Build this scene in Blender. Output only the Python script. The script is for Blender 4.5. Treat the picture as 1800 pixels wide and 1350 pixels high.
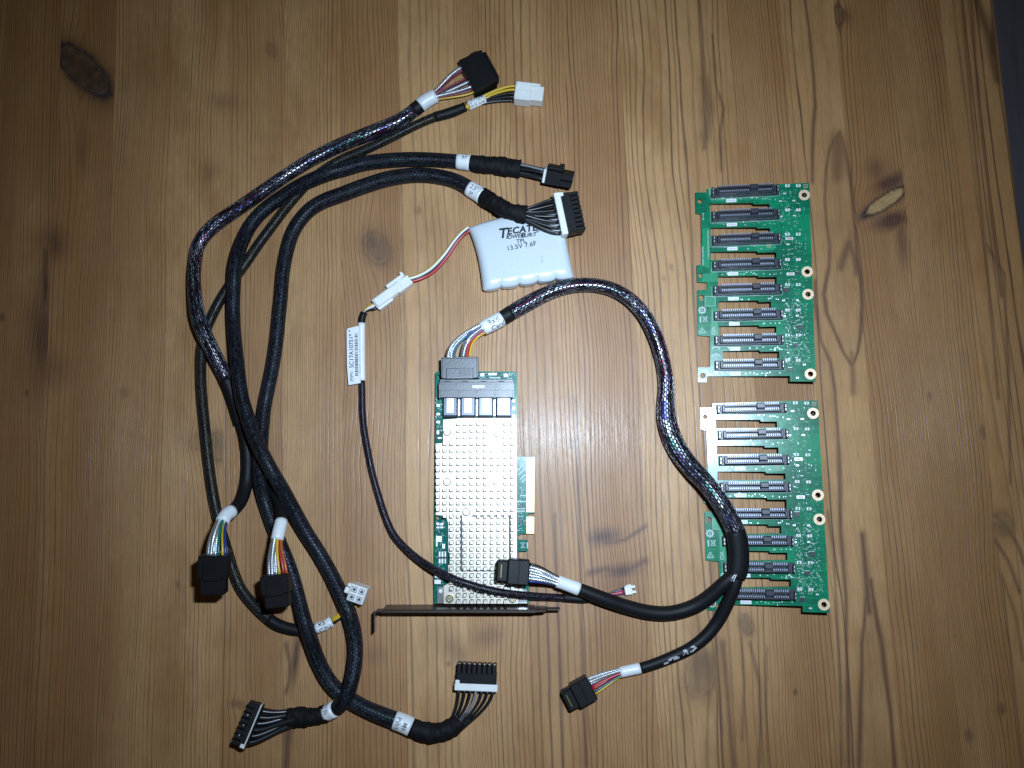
import bpy, bmesh, math, random
import numpy as np
from mathutils import Vector, Matrix
from mathutils.geometry import tessellate_polygon

for o in list(bpy.data.objects):
    bpy.data.objects.remove(o)
random.seed(11)
RNG = np.random.default_rng(7)
SC = bpy.context.scene
COL = SC.collection

# ------------------------------------------------------------------ camera
F_PX = 1400.0                     # focal length for an 1800 px wide frame (28 mm equivalent)
DIST = F_PX / 2700.0              # metres from the lens to the table along the view axis
TILT = math.radians(7.3)
cam_d = bpy.data.cameras.new('camera')
cam = bpy.data.objects.new('camera', cam_d)
COL.objects.link(cam)
cam.location = (0, -DIST * math.sin(TILT), DIST * math.cos(TILT))
cam.rotation_euler = (TILT, 0, 0)
cam_d.sensor_width = 36.0
cam_d.lens = 36.0 * F_PX / 1800.0
cam_d.clip_start = 0.01
cam_d.clip_end = 20
SC.camera = cam
CP = Vector(cam.location)

# ------------------------------------------------------------------ light: dim room + the camera's flash
world = bpy.data.worlds.new('World')
SC.world = world
world.use_nodes = True
wb = world.node_tree.nodes['Background']
wb.inputs[0].default_value = (1.0, 0.80, 0.55, 1)
wb.inputs[1].default_value = 0.022
fl_d = bpy.data.lights.new('camera_flash', 'AREA')
fl_d.shape = 'RECTANGLE'
fl_d.size = 0.030
fl_d.size_y = 0.014
fl_d.energy = 1.39
fl_d.color = (0.74, 0.95, 1.21)
fl_d.spread = math.radians(103)
flash = bpy.data.objects.new('camera_flash', fl_d)
COL.objects.link(flash)
FP = CP + Vector((0.058, 0.066, 0.004))
flash.location = FP
flash.rotation_euler = (math.radians(-1.0), math.radians(2.0), 0)
SC.view_settings.view_transform = 'Standard'
SC.view_settings.look = 'None'
SC.view_settings.exposure = 0.0
SC.view_settings.gamma = 1.0
SC.view_settings.use_curve_mapping = False
SC.render.engine = 'CYCLES'

# ------------------------------------------------------------------ pixel <-> place (calibrated camera)
CT, ST = math.cos(TILT), math.sin(TILT)


def ray(px, py):
    x, y = (px - 900) / F_PX, -(py - 675) / F_PX
    return Vector((x, CT * y + ST, ST * y - CT))


def P(px, py, z=0.0):
    """point at height z (mm) seen at a photo pixel"""
    r = ray(px, py)
    return CP + r * ((z * 1e-3 - CP.z) / r.z)


def PP(px, py, o, n):
    r = ray(px, py)
    return CP + r * ((o - CP).dot(n) / r.dot(n))


def proj(p):
    d = Vector(p) - CP
    x, y, z = d.x, CT * d.y + ST * d.z, -ST * d.y + CT * d.z
    return 900 + F_PX * x / -z, 675 - F_PX * y / -z


# ------------------------------------------------------------------ node helpers
def new_mat(name):
    m = bpy.data.materials.new(name)
    m.use_nodes = True
    nt = m.node_tree
    b = nt.nodes['Principled BSDF']
    return m, nt, b


def N(nt, typ, **kw):
    n = nt.nodes.new(typ)
    for k, v in kw.items():
        setattr(n, k, v)
    return n


def setin(nt, n, i, v):
    if isinstance(v, bpy.types.NodeSocket):
        nt.links.new(v, n.inputs[i])
    else:
        n.inputs[i].default_value = v


def M_(nt, op, a, b=None, c=None, clamp=False):
    n = N(nt, 'ShaderNodeMath', operation=op, use_clamp=clamp)
    setin(nt, n, 0, a)
    if b is not None:
        setin(nt, n, 1, b)
    if c is not None:
        setin(nt, n, 2, c)
    return n.outputs[0]


def mixc(nt, f, a, b, mode='MIX'):
    n = N(nt, 'ShaderNodeMix', data_type='RGBA', blend_type=mode)
    setin(nt, n, 0, f)
    for i, v in ((6, a), (7, b)):
        if isinstance(v, tuple) and len(v) == 3:
            v = (*v, 1)
        setin(nt, n, i, v)
    return n.outputs[2]


def noise(nt, vec, scale, detail=2, rough=0.5, dims='3D'):
    n = N(nt, 'ShaderNodeTexNoise', noise_dimensions=dims)
    if vec is not None:
        nt.links.new(vec, n.inputs['Vector'])
    n.inputs['Scale'].default_value = scale
    n.inputs['Detail'].default_value = detail
    n.inputs['Roughness'].default_value = rough
    return n.outputs['Fac']


def ramp(nt, f, lo, hi):
    n = N(nt, 'ShaderNodeMapRange', interpolation_type='SMOOTHSTEP')
    setin(nt, n, 0, f)
    n.inputs[1].default_value = lo
    n.inputs[2].default_value = hi
    return n.outputs[0]


def bump(nt, b, h, strength, dist):
    n = N(nt, 'ShaderNodeBump')
    n.inputs['Strength'].default_value = strength
    n.inputs['Distance'].default_value = dist
    nt.links.new(h, n.inputs['Height'])
    nt.links.new(n.outputs[0], b.inputs['Normal'])
    nt.links.new(n.outputs[0], b.inputs['Coat Normal'])


def plain(name, col, rough=0.5, metal=0.0, spec=0.5, var=0.12, scale=900, bmp=0.0, coat=0.0, sss=0.0):
    """one-colour material with a little procedural grime and grain"""
    m, nt, b = new_mat(name)
    tc = N(nt, 'ShaderNodeTexCoord').outputs['Object']
    n1 = noise(nt, tc, scale * 0.12, 3, 0.6)
    n2 = noise(nt, tc, scale, 2, 0.6)
    f = M_(nt, 'ADD', M_(nt, 'MULTIPLY', n1, 0.65), M_(nt, 'MULTIPLY', n2, 0.35))
    c = mixc(nt, f, tuple(x * (1 - var) for x in col), tuple(min(1, x * (1 + var)) for x in col))
    nt.links.new(c, b.inputs['Base Color'])
    r = M_(nt, 'ADD', rough - 0.06, M_(nt, 'MULTIPLY', n1, 0.12))
    nt.links.new(r, b.inputs['Roughness'])
    b.inputs['Metallic'].default_value = metal
    b.inputs['Specular IOR Level'].default_value = spec
    b.inputs['Coat Weight'].default_value = coat
    if sss:
        b.inputs['Subsurface Weight'].default_value = sss
        b.inputs['Subsurface Scale'].default_value = 0.001
    if bmp:
        bump(nt, b, n2, bmp, 0.0002)
    return m


MAT = {}
MAT['black_plastic'] = plain('black_plastic', (0.008, 0.008, 0.009), 0.45, spec=0.22, bmp=0.25)
MAT['port_plastic'] = plain('port_plastic', (0.022, 0.024, 0.030), 0.40, spec=0.9, bmp=0.2)
MAT['shrink'] = plain('heat_shrink_black', (0.007, 0.007, 0.008), 0.52, spec=0.20, scale=500, bmp=0.35)
MAT['tape'] = plain('cloth_tape_black', (0.007, 0.007, 0.008), 0.66, spec=0.14, scale=700, bmp=0.6)
MAT['white_plastic'] = plain('white_plastic', (0.72, 0.73, 0.70), 0.35, sss=0.05)
MAT['label_white'] = plain('label_white', (0.70, 0.72, 0.72), 0.38, var=0.05)
MAT['ink'] = plain('ink_black', (0.012, 0.012, 0.014), 0.5)
MAT['ink_grey'] = plain('ink_grey', (0.10, 0.10, 0.11), 0.5)
MAT['ink_worn'] = plain('ink_worn', (0.34, 0.35, 0.36), 0.5)
MAT['silk'] = plain('silkscreen_white', (0.36, 0.46, 0.42), 0.5)
MAT['aluminium'] = plain('heatsink_aluminium', (0.47, 0.43, 0.36), 0.46, metal=0.85, var=0.05)
MAT['groove'] = plain('heatsink_groove', (0.035, 0.037, 0.04), 0.6)
MAT['steel'] = plain('plated_steel', (0.62, 0.62, 0.62), 0.25, metal=1.0)
MAT['bracket'] = plain('bracket_steel', (0.075, 0.058, 0.050), 0.40, metal=0.7)
MAT['brass'] = plain('brass_screw', (0.72, 0.60, 0.36), 0.28, metal=1.0)
MAT['port_metal'] = plain('port_metal', (0.085, 0.092, 0.110), 0.34, metal=1.0)
MAT['gold'] = plain('gold_contact', (0.66, 0.46, 0.20), 0.36, metal=0.85)
MAT['copper_ring'] = plain('copper_pad', (0.72, 0.52, 0.34), 0.45, metal=0.25)
MAT['solder'] = plain('solder_tin', (0.72, 0.74, 0.75), 0.35, metal=0.6)
MAT['dull_gold'] = plain('dull_gold', (0.20, 0.17, 0.06), 0.4, metal=0.6)
MAT['chip'] = plain('chip_black', (0.018, 0.020, 0.026), 0.4)
MAT['ceramic'] = plain('ceramic_tan', (0.42, 0.30, 0.19), 0.5)
MAT['pack_wrap'] = plain('shrink_wrap_pale', (0.57, 0.625, 0.655), 0.17, spec=0.8, var=0.05, scale=300, sss=0.08)
for k, c in dict(white=(0.72, 0.73, 0.72), red=(0.42, 0.025, 0.03), black=(0.012, 0.012, 0.013), yellow=(0.56, 0.36, 0.02), maroon=(0.16, 0.015, 0.03),
                 green=(0.01, 0.13, 0.08), blue=(0.02, 0.04, 0.17), teal=(0.01, 0.09, 0.13), purple=(0.16, 0.02, 0.11),
                 orange=(0.42, 0.09, 0.02), grey=(0.20, 0.21, 0.23)).items():
    MAT['wire_' + k] = plain('wire_' + k, c, 0.32)


def foil_mat():
    m, nt, b = new_mat('wire_silver_foil')
    uv = N(nt, 'ShaderNodeUVMap').outputs[0]
    sep = N(nt, 'ShaderNodeSeparateXYZ')
    nt.links.new(uv, sep.inputs[0])
    v = M_(nt, 'ADD', M_(nt, 'MULTIPLY', sep.outputs[1], 900), sep.outputs[0])
    w = M_(nt, 'SINE', M_(nt, 'MULTIPLY', v, 6.283))
    b.inputs['Metallic'].default_value = 0.85
    b.inputs['Base Color'].default_value = (0.72, 0.75, 0.78, 1)
    b.inputs['Roughness'].default_value = 0.3
    bump(nt, b, w, 0.35, 0.0003)
    return m


MAT['wire_silver'] = foil_mat()


def braid_mat(name, cores, gapw, around, cell, shine, metal):
    """black monofilament braid over coloured wires that show through the gaps of the weave"""
    m, nt, b = new_mat(name)
    uv = N(nt, 'ShaderNodeUVMap').outputs[0]
    sep = N(nt, 'ShaderNodeSeparateXYZ')
    nt.links.new(uv, sep.inputs[0])
    u, v = sep.outputs[0], sep.outputs[1]
    wob = noise(nt, uv, 60, 2)
    a = M_(nt, 'MULTIPLY', u, around)
    row = M_(nt, 'FLOOR', a)
    fa = M_(nt, 'FRACT', a)
    bb = M_(nt, 'MULTIPLY_ADD', wob, 1.2, M_(nt, 'DIVIDE', v, cell))
    bb = M_(nt, 'ADD', bb, M_(nt, 'MULTIPLY', row, 0.5))
    bb = M_(nt, 'MULTIPLY_ADD', fa, 0.35, bb)
    fb = M_(nt, 'FRACT', bb)
    da = M_(nt, 'ABSOLUTE', M_(nt, 'SUBTRACT', fa, 0.5))
    db = M_(nt, 'ABSOLUTE', M_(nt, 'SUBTRACT', fb, 0.5))
    # a gap of the weave is a short slit along the cable
    gap = M_(nt, 'MULTIPLY', ramp(nt, da, gapw + 0.08, gapw - 0.08), ramp(nt, db, gapw + 0.16, gapw))
    cx = N(nt, 'ShaderNodeCombineXYZ')
    nt.links.new(row, cx.inputs[0])
    nt.links.new(M_(nt, 'FLOOR', bb), cx.inputs[1])
    wn = N(nt, 'ShaderNodeTexWhiteNoise', noise_dimensions='2D')
    nt.links.new(cx.outputs[0], wn.inputs[0])
    rnd = wn.outputs[0]
    # coloured wires under the sleeve lie along it with a slow twist
    cv = N(nt, 'ShaderNodeCombineXYZ')
    nt.links.new(M_(nt, 'MULTIPLY_ADD', v, 9.0, M_(nt, 'MULTIPLY', u, 16)), cv.inputs[0])
    nt.links.new(M_(nt, 'MULTIPLY', v, 11.0), cv.inputs[1])
    cn = noise(nt, cv.outputs[0], 1.0, 0)
    cr = N(nt, 'ShaderNodeValToRGB')
    cr.color_ramp.interpolation = 'CONSTANT'
    el = cr.color_ramp.elements
    while len(el) > 1:
        el.remove(el[-1])
    n = len(cores)
    el[0].position, el[0].color = 0, (*cores[0], 1)
    for i in range(1, n):
        e = el.new(0.22 + 0.56 * i / n)
        e.color = (*cores[i], 1)
    nt.links.new(cn, cr.inputs[0])
    fleck = M_(nt, 'MULTIPLY', gap, M_(nt, 'MULTIPLY_ADD', rnd, 0.85, 0.15))
    c = mixc(nt, fleck, (0.007, 0.007, 0.009), cr.outputs[0])
    nt.links.new(c, b.inputs['Base Color'])
    nt.links.new(M_(nt, 'MULTIPLY', gap, metal), b.inputs['Metallic'])
    nt.links.new(M_(nt, 'MULTIPLY_ADD', rnd, 0.26, shine), b.inputs['Roughness'])
    b.inputs['Specular IOR Level'].default_value = 0.22
    h = M_(nt, 'MULTIPLY_ADD', gap, -0.6, M_(nt, 'MULTIPLY', rnd, 0.4))
    bump(nt, b, h, 0.9, 0.0007)
    return m


SILV = (0.80, 0.84, 0.92)
MAT['braid_sas'] = braid_mat('braid_over_silver', [(0.05, 0.05, 0.12), SILV, (0.30, 0.03, 0.10), SILV, (0.08, 0.09, 0.40), SILV, (0.05, 0.22, 0.18), (0.14, 0.06, 0.22)],
                             0.27, 26, 0.0030, 0.22, 1.0)
MAT['braid_power'] = braid_mat('braid_over_black', [(0.02, 0.02, 0.025), (0.07, 0.08, 0.12), (0.025, 0.022, 0.04), (0.05, 0.10, 0.11), (0.07, 0.06, 0.12), (0.12, 0.13, 0.16)],
                               0.26, 18, 0.0024, 0.34, 0.8)
MAT['braid_thin'] = braid_mat('braid_over_yellow', [(0.02, 0.02, 0.02), (0.16, 0.12, 0.02), (0.02, 0.02, 0.03), (0.10, 0.09, 0.03), (0.03, 0.03, 0.05)],
                              0.22, 18, 0.0024, 0.26, 0.1)
MAT['braid_fine'] = braid_mat('braid_over_purple', [(0.02, 0.02, 0.03), (0.14, 0.03, 0.14), (0.03, 0.02, 0.06), (0.20, 0.18, 0.20), (0.02, 0.02, 0.03)],
                              0.22, 14, 0.0021, 0.24, 0.1)


def pcb_mat(name, c_hi, c_lo, x_split=None):
    m, nt, b = new_mat(name)
    tc = N(nt, 'ShaderNodeTexCoord').outputs['Object']
    n1 = noise(nt, tc, 45, 3, 0.55)
    br = N(nt, 'ShaderNodeTexBrick')
    nt.links.new(tc, br.inputs['Vector'])
    br.inputs['Scale'].default_value = 60
    br.inputs['Mortar Size'].default_value = 0.035
    br.inputs['Mortar Smooth'].default_value = 0.3
    br.offset = 0.37
    br.squash = 0.6
    f = M_(nt, 'MULTIPLY_ADD', br.outputs['Fac'], 0.10, n1, clamp=True)
    c = mixc(nt, ramp(nt, f, 0.38, 0.72), c_lo, c_hi)
    nt.links.new(c, b.inputs['Base Color'])
    b.inputs['Roughness'].default_value = 0.22
    b.inputs['Specular IOR Level'].default_value = 0.55
    n2 = noise(nt, tc, 260, 3, 0.6)
    bump(nt, b, n2, 0.12, 0.0003)
    return m


MAT['pcb'] = pcb_mat('circuit_board_green', (0.004, 0.215, 0.095), (0.002, 0.115, 0.058))
MAT['pcb_card'] = pcb_mat('circuit_board_teal', (0.008, 0.15, 0.105), (0.004, 0.08, 0.062))
MAT['pcb_card'].node_tree.nodes['Principled BSDF'].inputs['Specular IOR Level'].default_value = 0.25
MAT['pcb_edge'] = plain('board_edge', (0.16, 0.19, 0.07), 0.7)
MAT['pcb_light'] = plain('solder_mask_light', (0.006, 0.23, 0.10), 0.28, var=0.08, scale=400)


# ------------------------------------------------------------------ mesh helpers
class G:
    def __init__(self):
        self.v, self.f, self.uv = [], [], None

    def add(self, vs, fs):
        k = len(self.v)
        self.v += [Vector(x) for x in vs]
        self.f += [tuple(i + k for i in f) for f in fs]
        return self

    def box(self, M, x0, x1, y0, y1, z0, z1, bev=0.0, seg=1):
        bm = bmesh.new()
        bmesh.ops.create_cube(bm, size=1)
        for v in bm.verts:
            v.co = Vector((x0 + (v.co.x + .5) * (x1 - x0), y0 + (v.co.y + .5) * (y1 - y0), z0 + (v.co.z + .5) * (z1 - z0)))
        if bev > 0:
            bmesh.ops.bevel(bm, geom=bm.edges[:], offset=bev, segments=seg, affect='EDGES', profile=0.5)
        bm.verts.index_update()
        self.add([M @ v.co for v in bm.verts], [[v.index for v in f.verts] for f in bm.faces])
        bm.free()
        return self

    def cyl(self, M, r, z0, z1, n=20, r1=None, x=0, y=0):
        r1 = r if r1 is None else r1
        vs = [M @ Vector((x + q * math.cos(2 * math.pi * i / n), y + q * math.sin(2 * math.pi * i / n), z)) for q, z in ((r, z0), (r1, z1)) for i in range(n)]
        fs = [(i, (i + 1) % n, n + (i + 1) % n, n + i) for i in range(n)]
        fs += [tuple(range(n - 1, -1, -1)), tuple(range(n, 2 * n))]
        return self.add(vs, fs)

    def ring(self, M, ro, ri, z0, z1, n=24, x=0, y=0, a0=0, a1=None):
        full = a1 is None
        a1 = 2 * math.pi if full else a1
        k = n if full else n + 1
        vs = []
        for i in range(k):
            a = a0 + (a1 - a0) * i / n
            c, s = math.cos(a), math.sin(a)
            vs += [M @ Vector((x + q * c, y + q * s, z)) for q, z in ((ro, z1), (ri, z1), (ri, z0), (ro, z0))]
        fs = []
        for i in range(n):
            j = (i + 1) % k
            for e in range(4):
                e2 = (e + 1) % 4
                fs.append((4 * i + e, 4 * j + e, 4 * j + e2, 4 * i + e2))
        if not full:
            fs += [(0, 1, 2, 3), tuple(4 * n + e for e in (3, 2, 1, 0))]
        return self.add(vs, fs)

    def plate(self, loops, M, z0, z1):
        """flat plate with holes; loops are lists of 2D points, the first the outline"""
        ls = [[Vector((p[0], p[1], 0)) for p in l] for l in loops]
        flat = [p for l in ls for p in l]
        n = len(flat)
        tris = tessellate_polygon(ls)
        vs = [M @ Vector((p.x, p.y, z1)) for p in flat] + [M @ Vector((p.x, p.y, z0)) for p in flat]
        fs = [tuple(t) for t in tris] + [tuple(i + n for i in reversed(t)) for t in tris]
        k = 0
        for l in ls:
            m = len(l)
            for i in range(m):
                a, b_ = k + i, k + (i + 1) % m
                fs.append((a, b_, b_ + n, a + n))
            k += m
        return self.add(vs, fs)


ROOTM = {}


def thing(name, label, cat, M=None, group=None):
    o = bpy.data.objects.new(name, None)
    COL.objects.link(o)
    o.empty_display_size = 0.01
    M = M or Matrix.Identity(4)
    o.matrix_world = M
    o['label'] = label
    o['category'] = cat
    if group:
        o['group'] = group
    ROOTM[o.name] = M.inverted()
    return o


def root_of(o):
    while o.parent:
        o = o.parent
    return o


def obj(name, g, mat, parent=None, smooth=False, local=False, label=None, kind=None, recalc=True):
    me = bpy.data.meshes.new(name)
    vs = g.v
    if parent is not None and not local:
        Mi = ROOTM[root_of(parent).name]
        vs = [Mi @ v for v in vs]
    me.from_pydata([tuple(v) for v in vs], [], g.f)
    if recalc:
        bm = bmesh.new()
        bm.from_mesh(me)
        bmesh.ops.recalc_face_normals(bm, faces=bm.faces[:])
        bm.to_mesh(me)
        bm.free()
    if g.uv is not None:
        ul = me.uv_layers.new(name='UVMap')
        arr = np.array(g.uv, dtype=np.float32)
        ids = np.zeros(len(me.loops), dtype=np.int32)
        me.loops.foreach_get('vertex_index', ids)
        uvl = arr[ids].copy()
        # the seam column repeats its vertices, so no wrap fix is needed
        ul.data.foreach_set('uv', uvl.ravel())
    if smooth:
        me.polygons.foreach_set('use_smooth', [True] * len(me.polygons))
    me.materials.append(MAT[mat] if isinstance(mat, str) else mat)
    o = bpy.data.objects.new(name, me)
    COL.objects.link(o)
    if parent is not None:
        o.parent = parent
    if label:
        o['label'] = label
    if kind:
        o['kind'] = kind
    return o


def auto_smooth(o, ang=40):
    me = o.data
    me.polygons.foreach_set('use_smooth', [True] * len(me.polygons))
    try:
        me.set_sharp_from_angle(angle=math.radians(ang))
    except Exception:
        pass
    return o


def text_geo(body, size, bold=0.0, shear=0.0, align='CENTER', spacing=1.0):
    cu = bpy.data.curves.new('t', 'FONT')
    cu.body = body
    cu.size = size
    cu.align_x = align
    cu.align_y = 'CENTER'
    cu.offset = bold
    cu.shear = shear
    cu.space_character = spacing
    cu.resolution_u = 3
    o = bpy.data.objects.new('t', cu)
    COL.objects.link(o)
    bpy.context.view_layer.update()
    me = o.evaluated_get(bpy.context.evaluated_depsgraph_get()).to_mesh()
    vs = [v.co.copy() for v in me.vertices]
    fs = [tuple(p.vertices) for p in me.polygons]
    if align == 'CENTER' and vs:
        mid = Vector(((min(v.x for v in vs) + max(v.x for v in vs)) / 2, (min(v.y for v in vs) + max(v.y for v in vs)) / 2, 0))
        vs = [v - mid for v in vs]
    bpy.data.objects.remove(o)
    bpy.data.curves.remove(cu)
    return vs, fs


def frame2(p, ang, z=0.0):
    """local frame at a world point, x axis turned by ang in the table plane"""
    return Matrix.Translation(Vector((p[0], p[1], z * 1e-3))) @ Matrix.Rotation(ang, 4, 'Z')


def frame_px(a, b, z):
    """frame whose x axis runs from pixel a to pixel b at height z mm; origin at a"""
    A, B = P(*a, z), P(*b, z)
    d = B - A
    return frame2(A, math.atan2(d.y, d.x), 0), d.length


def catmull(pts, sub=14):
    pts = np.array(pts, dtype=float)
    q = np.vstack([2 * pts[0] - pts[1], pts, 2 * pts[-1] - pts[-2]])
    out = []
    for i in range(1, len(q) - 2):
        p0, p1, p2, p3 = q[i - 1], q[i], q[i + 1], q[i + 2]
        d = [max(1e-6, np.linalg.norm((b - a)[:3])) ** 0.5 for a, b in ((p0, p1), (p1, p2), (p2, p3))]
        t0, t1 = 0, d[0]
        t2 = t1 + d[1]
        t3 = t2 + d[2]
        for k in range(sub):
            t = t1 + (t2 - t1) * k / sub
            A1 = (t1 - t) / (t1 - t0) * p0 + (t - t0) / (t1 - t0) * p1
            A2 = (t2 - t) / (t2 - t1) * p1 + (t - t1) / (t2 - t1) * p2
            A3 = (t3 - t) / (t3 - t2) * p2 + (t - t2) / (t3 - t2) * p3
            B1 = (t2 - t) / (t2 - t0) * A1 + (t - t0) / (t2 - t0) * A2
            B2 = (t3 - t) / (t3 - t1) * A2 + (t - t1) / (t3 - t1) * A3
            out.append((t2 - t) / (t2 - t1) * B1 + (t - t1) / (t2 - t1) * B2)
    out.append(q[-2])
    return np.array(out)


class Sweep:
    """tube along a path; control = (px, py, z mm, radius mm[, flatness])"""

    def __init__(self, ctrl, step=0.0018, world=False):
        rows = []
        for c in ctrl:
            if world:
                rows.append((*c[0], c[1] * 1e-3, c[2] if len(c) > 2 else 1.0))
            else:
                p = P(c[0], c[1], c[2])
                rows.append((p.x, p.y, p.z, c[3] * 1e-3, c[4] if len(c) > 4 else 1.0))
        d = catmull(rows)
        sl = np.concatenate([[0], np.cumsum(np.linalg.norm(np.diff(d[:, :3], axis=0), axis=1))])
        n = max(6, int(sl[-1] / step))
        s = np.linspace(0, sl[-1], n + 1)
        self.s = s
        self.d = np.stack([np.interp(s, sl, d[:, k]) for k in range(5)], 1)
        p = self.d[:, :3]
        T = np.gradient(p, axis=0)
        T /= np.linalg.norm(T, axis=1)[:, None]
        B = np.cross([0, 0, 1.0], T)
        nb = np.linalg.norm(B, axis=1)
        B /= np.maximum(nb, 1e-9)[:, None]
        self.T, self.B, self.N = T, B, np.cross(T, B)
        self.px = np.array([proj(q) for q in p])

    def at(self, px, py):
        return self.s[np.argmin((self.px[:, 0] - px) ** 2 + (self.px[:, 1] - py) ** 2)]

    def val(self, s):
        f = lambda A: np.array([np.interp(s, self.s, A[:, k]) for k in range(A.shape[1])])
        return f(self.d), f(self.T), f(self.B), f(self.N)

    def geo(self, s0=None, s1=None, dr=0.0, segs=20, cap=True, lump=0.0, seed=0, step=None, rmul=1.0):
        s0 = self.s[0] if s0 is None else s0
        s1 = self.s[-1] if s1 is None else s1
        if s0 > s1:
            s0, s1 = s1, s0
        n = max(3, int((s1 - s0) / (step or 0.0018)))
        rs = np.random.default_rng(seed)
        ph = rs.random(8) * 6.28
        g = G()
        g.uv = []
        ss = np.linspace(s0, s1, n + 1)
        for s in ss:
            d, T, B, Nn = self.val(s)
            r = d[3] * rmul + dr * 1e-3
            fl = d[4]
            for j in range(segs + 1):
                a = 2 * math.pi * j / segs
                k = r
                if lump:
                    k = r + lump * 1e-3 * (math.sin(s * 420 + ph[0] + 2 * a) * .5 + math.sin(s * 900 + ph[1] - 3 * a) * .35 + math.sin(s * 1700 + ph[2] + a) * .3)
                q = d[:3] + B * (math.cos(a) * k * fl) + Nn * (math.sin(a) * k / fl)
                g.v.append(Vector(q))
                g.uv.append((j / segs, s))
        w = segs + 1
        for i in range(n):
            for j in range(segs):
                g.f.append((i * w + j, i * w + j + 1, (i + 1) * w + j + 1, (i + 1) * w + j))
        if cap:
            for i, rev in ((0, True), (n, False)):
                c = len(g.v)
                g.v.append(Vector(self.val(ss[0 if i == 0 else -1])[0][:3]))
                g.uv.append((0.5, ss[0 if i == 0 else -1]))
                for j in range(segs):
                    t = (c, i * w + j, i * w + j + 1)
                    g.f.append(t[::-1] if rev else t)
        return g

    def wrap(self, geo, s, ang, dr=0.0, flip=1, turn=0):
        """bend flat text round the tube; ang = where round the tube (90 deg = up), in degrees"""
        vs, fs = geo
        g = G()
        ca, sa = math.cos(math.radians(turn)), math.sin(math.radians(turn))
        out = []
        for v in vs:
            x, y = v.x * ca - v.y * sa, v.x * sa + v.y * ca
            d, T, B, Nn = self.val(s + x * flip)
            r = d[3] + dr * 1e-3
            a = math.radians(ang) - y * flip / r
            q = d[:3] + B * (math.cos(a - 0) * r * d[4]) + Nn * (math.sin(a) * r / d[4])
            out.append(q)
        g.add(out, fs)
        return g


def tube(name, sw, s0, s1, mat, parent, dr=0.0, segs=20, lump=0.0, label=None, seed=0, step=None):
    return obj(name, sw.geo(s0, s1, dr, segs, True, lump, seed, step), mat, parent, smooth=True, label=label, recalc=False)


def bez(p0, t0, p1, t1, n=14):
    p0, t0, p1, t1 = (np.array(x, float) for x in (p0, t0, p1, t1))
    out = []
    for i in range(n + 1):
        t = i / n
        out.append((1 - t) ** 3 * p0 + 3 * t * (1 - t) ** 2 * (p0 + t0) + 3 * t * t * (1 - t) * (p1 + t1) + t ** 3 * p1)
    return out


def wire(parent, pts, r, mat, name='wire', flat=1.0, segs=9):
    sw = Sweep([(tuple(p), r, flat) for p in pts], step=0.002, world=True)
    return obj(name, sw.geo(segs=segs, step=0.002), mat, parent, smooth=True, recalc=False)


# ------------------------------------------------------------------ the table: glued pine strips
GA = math.radians(1.9)             # direction of the strips
ES, EW = Vector((math.cos(GA), math.sin(GA), 0)), Vector((-math.sin(GA), math.cos(GA), 0))


def ST_(px, py):
    p = P(px, py)
    return p.dot(ES) * 1e3, p.dot(EW) * 1e3


def vnoise(x, y, seed):
    """smooth value noise on arrays"""
    r = np.random.default_rng(seed).random((64, 64))
    xi, yi = np.floor(x).astype(int), np.floor(y).astype(int)
    fx, fy = x - xi, y - yi
    fx, fy = fx * fx * (3 - 2 * fx), fy * fy * (3 - 2 * fy)
    g = lambda i, j: r[(xi + i) % 64, (yi + j) % 64]
    return (g(0, 0) * (1 - fx) + g(1, 0) * fx) * (1 - fy) + (g(0, 1) * (1 - fx) + g(1, 1) * fx) * fy


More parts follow.
